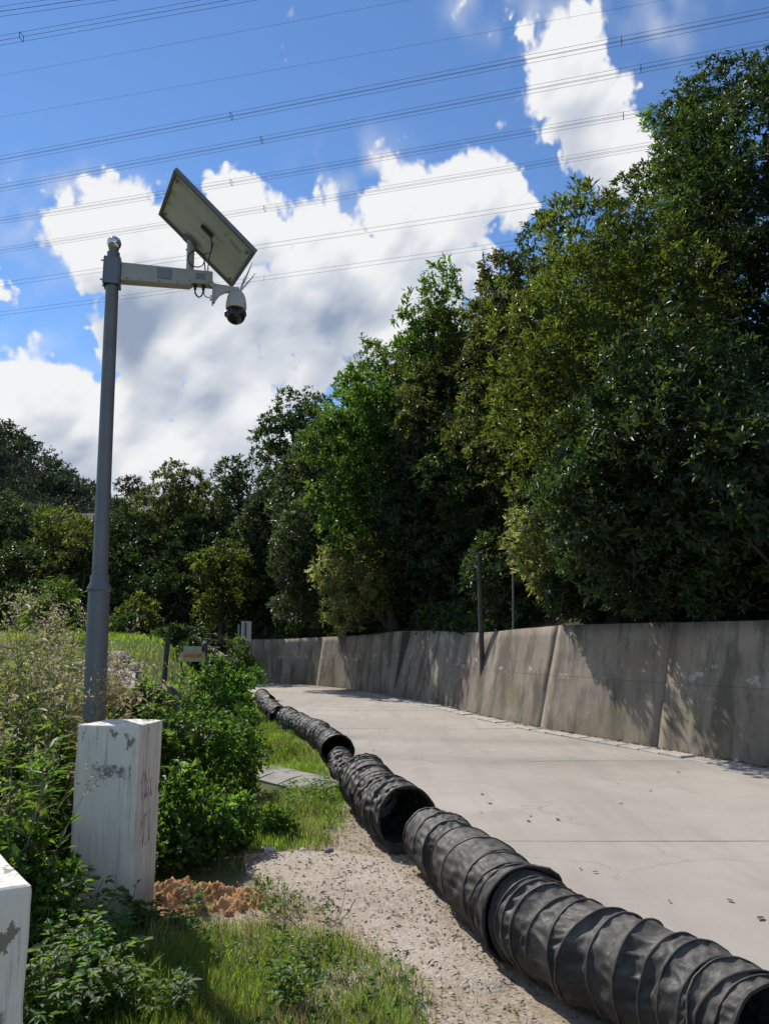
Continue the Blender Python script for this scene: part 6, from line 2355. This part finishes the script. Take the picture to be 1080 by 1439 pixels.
# single dead leaves lying on the road
LEAF_PX = [(742, 1155), (677, 1117), (688, 1130), (676, 1143), (745, 1148), (783, 1153), (690, 1045), (525, 1055), (640, 1025), (868, 1102), (952, 1086), (913, 1112), (1025, 1267), (815, 1222), (836, 1227), (940, 1268), (872, 1130), (1068, 1292)]
for i, (x, y) in enumerate(LEAF_PX):
    p = gp(x, y)
    s_ = r.uniform(0.035, 0.075)
    mb = MB()
    cu = r.uniform(0.15, 0.4)
    V = []
    for t, w_ in ((0, 0.02), (0.3, 0.24), (0.6, 0.26), (0.85, 0.12), (1, 0.01)):
        for sgn in (-1, 0, 1):
            V.append(((t - 0.5) * s_, sgn * w_ * s_, 0.004 + (abs(sgn) * w_ * cu + (t - 0.5) ** 2 * cu * 0.8) * s_))
    mb.add(V, [(3 * k + j, 3 * k + j + 1, 3 * k + j + 4, 3 * k + j + 3) for k in range(4) for j in range(2)], True)
    o = mb.build('fallen_leaf', M['deadleaf'])
    o.location = (p[0], p[1], 0.004)
    o.rotation_euler = (0, 0, float(r.uniform(0, 6.28)))
    tag(o, 'single brown dead leaf lying on the concrete road', 'leaf', 'dead leaves scattered on the road')

# twigs
def twig(label, pts, rad=0.005):
    mb = MB()
    pts = np.array(pts)
    c_ = pts[0].copy()
    mb.tube(catmull(pts - c_, 0.03), rad, 6)
    o = mb.build('twig', M['twig'])
    o.location = c_
    return tag(o, label, 'twig')


def gq(x, y, z):
    p = gp(x, y)
    p[2] = z
    return p


twig('long bare twig lying in the grass below the clay heap', [gq(372, 1268, 0.06), gq(395, 1285, 0.05), gq(420, 1308, 0.03)], 0.006)
twig('thin curved twig beside the gravel pad', [gq(400, 1262, 0.05), gq(412, 1285, 0.09), gq(405, 1300, 0.03)], 0.004)
twig('forked dry twig on the edge of the gravel pad', [gq(470, 1300, 0.0), gq(482, 1285, 0.07), gq(486, 1262, 0.14)], 0.003)
twig('stiff dry stalk leaning out of the grass at the bottom left', [gq(150, 1450, 0.02), gq(190, 1415, 0.10), gq(228, 1392, 0.16)], 0.004)

# old cracked concrete strip crossing the verge
strip = tag(empty('concrete_strip', tuple(gp(420, 1103))), kind='structure')
inv = Matrix.Translation(-strip.location)
cl = [gp(372, 1086)[:2], gp(398, 1094)[:2], gp(425, 1101)[:2], gp(452, 1107)[:2], gp(478, 1112)[:2]]
for i in range(len(cl) - 1):
    for row in (0, 1):
        a_, b_ = cl[i], cl[i + 1]
        t = unit(b_ - a_)
        nrm_ = np.array([-t[1], t[0]])
        V = []
        for e_, pnt in ((0, a_ + t * 0.006), (1, b_ - t * 0.006)):
            for u in np.linspace(0, 1, 4):
                w_ = (-0.34 + 0.34 * row + 0.335 * u)
                zz_ = 0.075 * math.cos(w_ / 0.36 * 1.35) + 0.01 + 0.006 * math.sin(5 * i + 3 * u)
                V.append((*(pnt + nrm_ * w_), zz_))
        V += [(v[0], v[1], -0.1) for v in V]
        mb = MB()
        Fq = [(k, k + 4, k + 5, k + 1) for k in range(3)] + [(0, 1, 9, 8), (1, 2, 10, 9), (2, 3, 11, 10), (4, 12, 13, 5), (5, 13, 14, 6), (6, 14, 15, 7), (0, 8, 12, 4), (3, 7, 15, 11)]
        mb.add(V, Fq)
        o = mb.build('slab', M['old_concrete'], strip)
        o.matrix_parent_inverse = inv

# path of broken slabs with rubble in the field
track = tag(empty('path'), kind='structure')
pts = track_pts
for i in range(len(pts) - 1):
    V = [pts[i][0], pts[i][1], pts[i + 1][1], pts[i + 1][0]]
    V = [np.array(v) + np.array([0, 0, 0.03 + 0.015 * (i % 2)]) for v in V]
    V = V + [v - np.array([0, 0, 0.25]) for v in V]
    mb = MB()
    mb.add(V, [(0, 3, 2, 1), (4, 5, 6, 7), (0, 1, 5, 4), (1, 2, 6, 5), (2, 3, 7, 6), (3, 0, 4, 7)])
    mb.build('slab', M['drain'], track)
r = np.random.default_rng(55)
RUB = [(152, 932, .34, 'rubble_dark', 'dark grey boulder at the left end of the rubble row'), (163, 931, .32, 'rubble', 'white boulder at the top of the rubble row'), (170, 928, .26, 'rubble', 'white stone right of the white boulder'), (175, 930, .2, 'rubble', 'small pale stone at the right end of the rubble row'), (160, 938, .22, 'rubble', 'flat pale stone in front of the white boulder'), (173, 939, .16, 'rubble', 'little pale stone before the rubble row'),
       (188, 942, .24, 'rubble', 'pale stone leaning on the small concrete bench'), (194, 940, .16, 'rubble', 'small pale stone on top of the bench'), (174, 952, .20, 'rubble', 'pale stone at the left edge of the slab path'), (180, 963, .12, 'rubble', 'small white stone standing on the slab path'), (195, 962, .14, 'rubble', 'small white stone at the right edge of the slab path'), (177, 973, .10, 'brickred', 'broken red brick at the near end of the slab path'), (172, 973, .10, 'rubble', 'pale stone next to the red brick'), (113, 940, .3, 'rubble', 'pale stone left of the camera pole in the weeds'), (114, 948, .3, 'rubble_dark', 'dark stone left of the camera pole in the weeds')]
for i, (x, y, s_, mt, lab) in enumerate(RUB):
    p = on_field(x, y)
    s_ *= 0.8 * p[1] / 20
    o = link_mesh('stone', rock_mesh('stone', 700 + i, s_ * r.uniform(0.9, 1.3), s_ * 0.9, s_ * 0.65), M[mt])
    o.location = (p[0], p[1], float(p[2] + s_ * 0.4))
    o.rotation_euler = (float(r.uniform(-.2, .2)), float(r.uniform(-.2, .2)), float(r.uniform(0, 6)))
    tag(o, lab, 'stone')
p = on_field(196, 954)
bench = empty('concrete_bench', tuple(p))
tag(bench, 'tiny concrete slab bench standing on the rubble path', 'bench')
k_ = p[1] / F_PX
for dx in (-4, 4):
    mb = MB()
    mb.bbox((dx * k_, 0, 4 * k_), (2.2 * k_, 0.12, 9 * k_), 0.01)
    mb.build('leg', M['rubble_dark'], bench)
mb = MB()
mb.bbox((0, 0, 9.6 * k_), (13 * k_, 0.3, 2.0 * k_), 0.01)
mb.build('seat', M['old_concrete'], bench)
# dark basin half hidden in the bushes
p = at(225, 985, 10.8)
mb = MB()
mb.lathe([(0.10, 0.0), (0.24, 0.06), (0.27, 0.16), (0.25, 0.165), (0.22, 0.08), (0.02, 0.03)], (0, 0, 0), 20)
o = mb.build('basin', M['rubble_dark'])
o.location = (p[0], p[1], float(p[2]) - 0.08)
o.rotation_euler = (0.9, 0.3, 0.2)
tag(o, 'dark shallow basin tipped over in the bushes below the lone post', 'basin')
print('LEAF TRIS', TRIS)
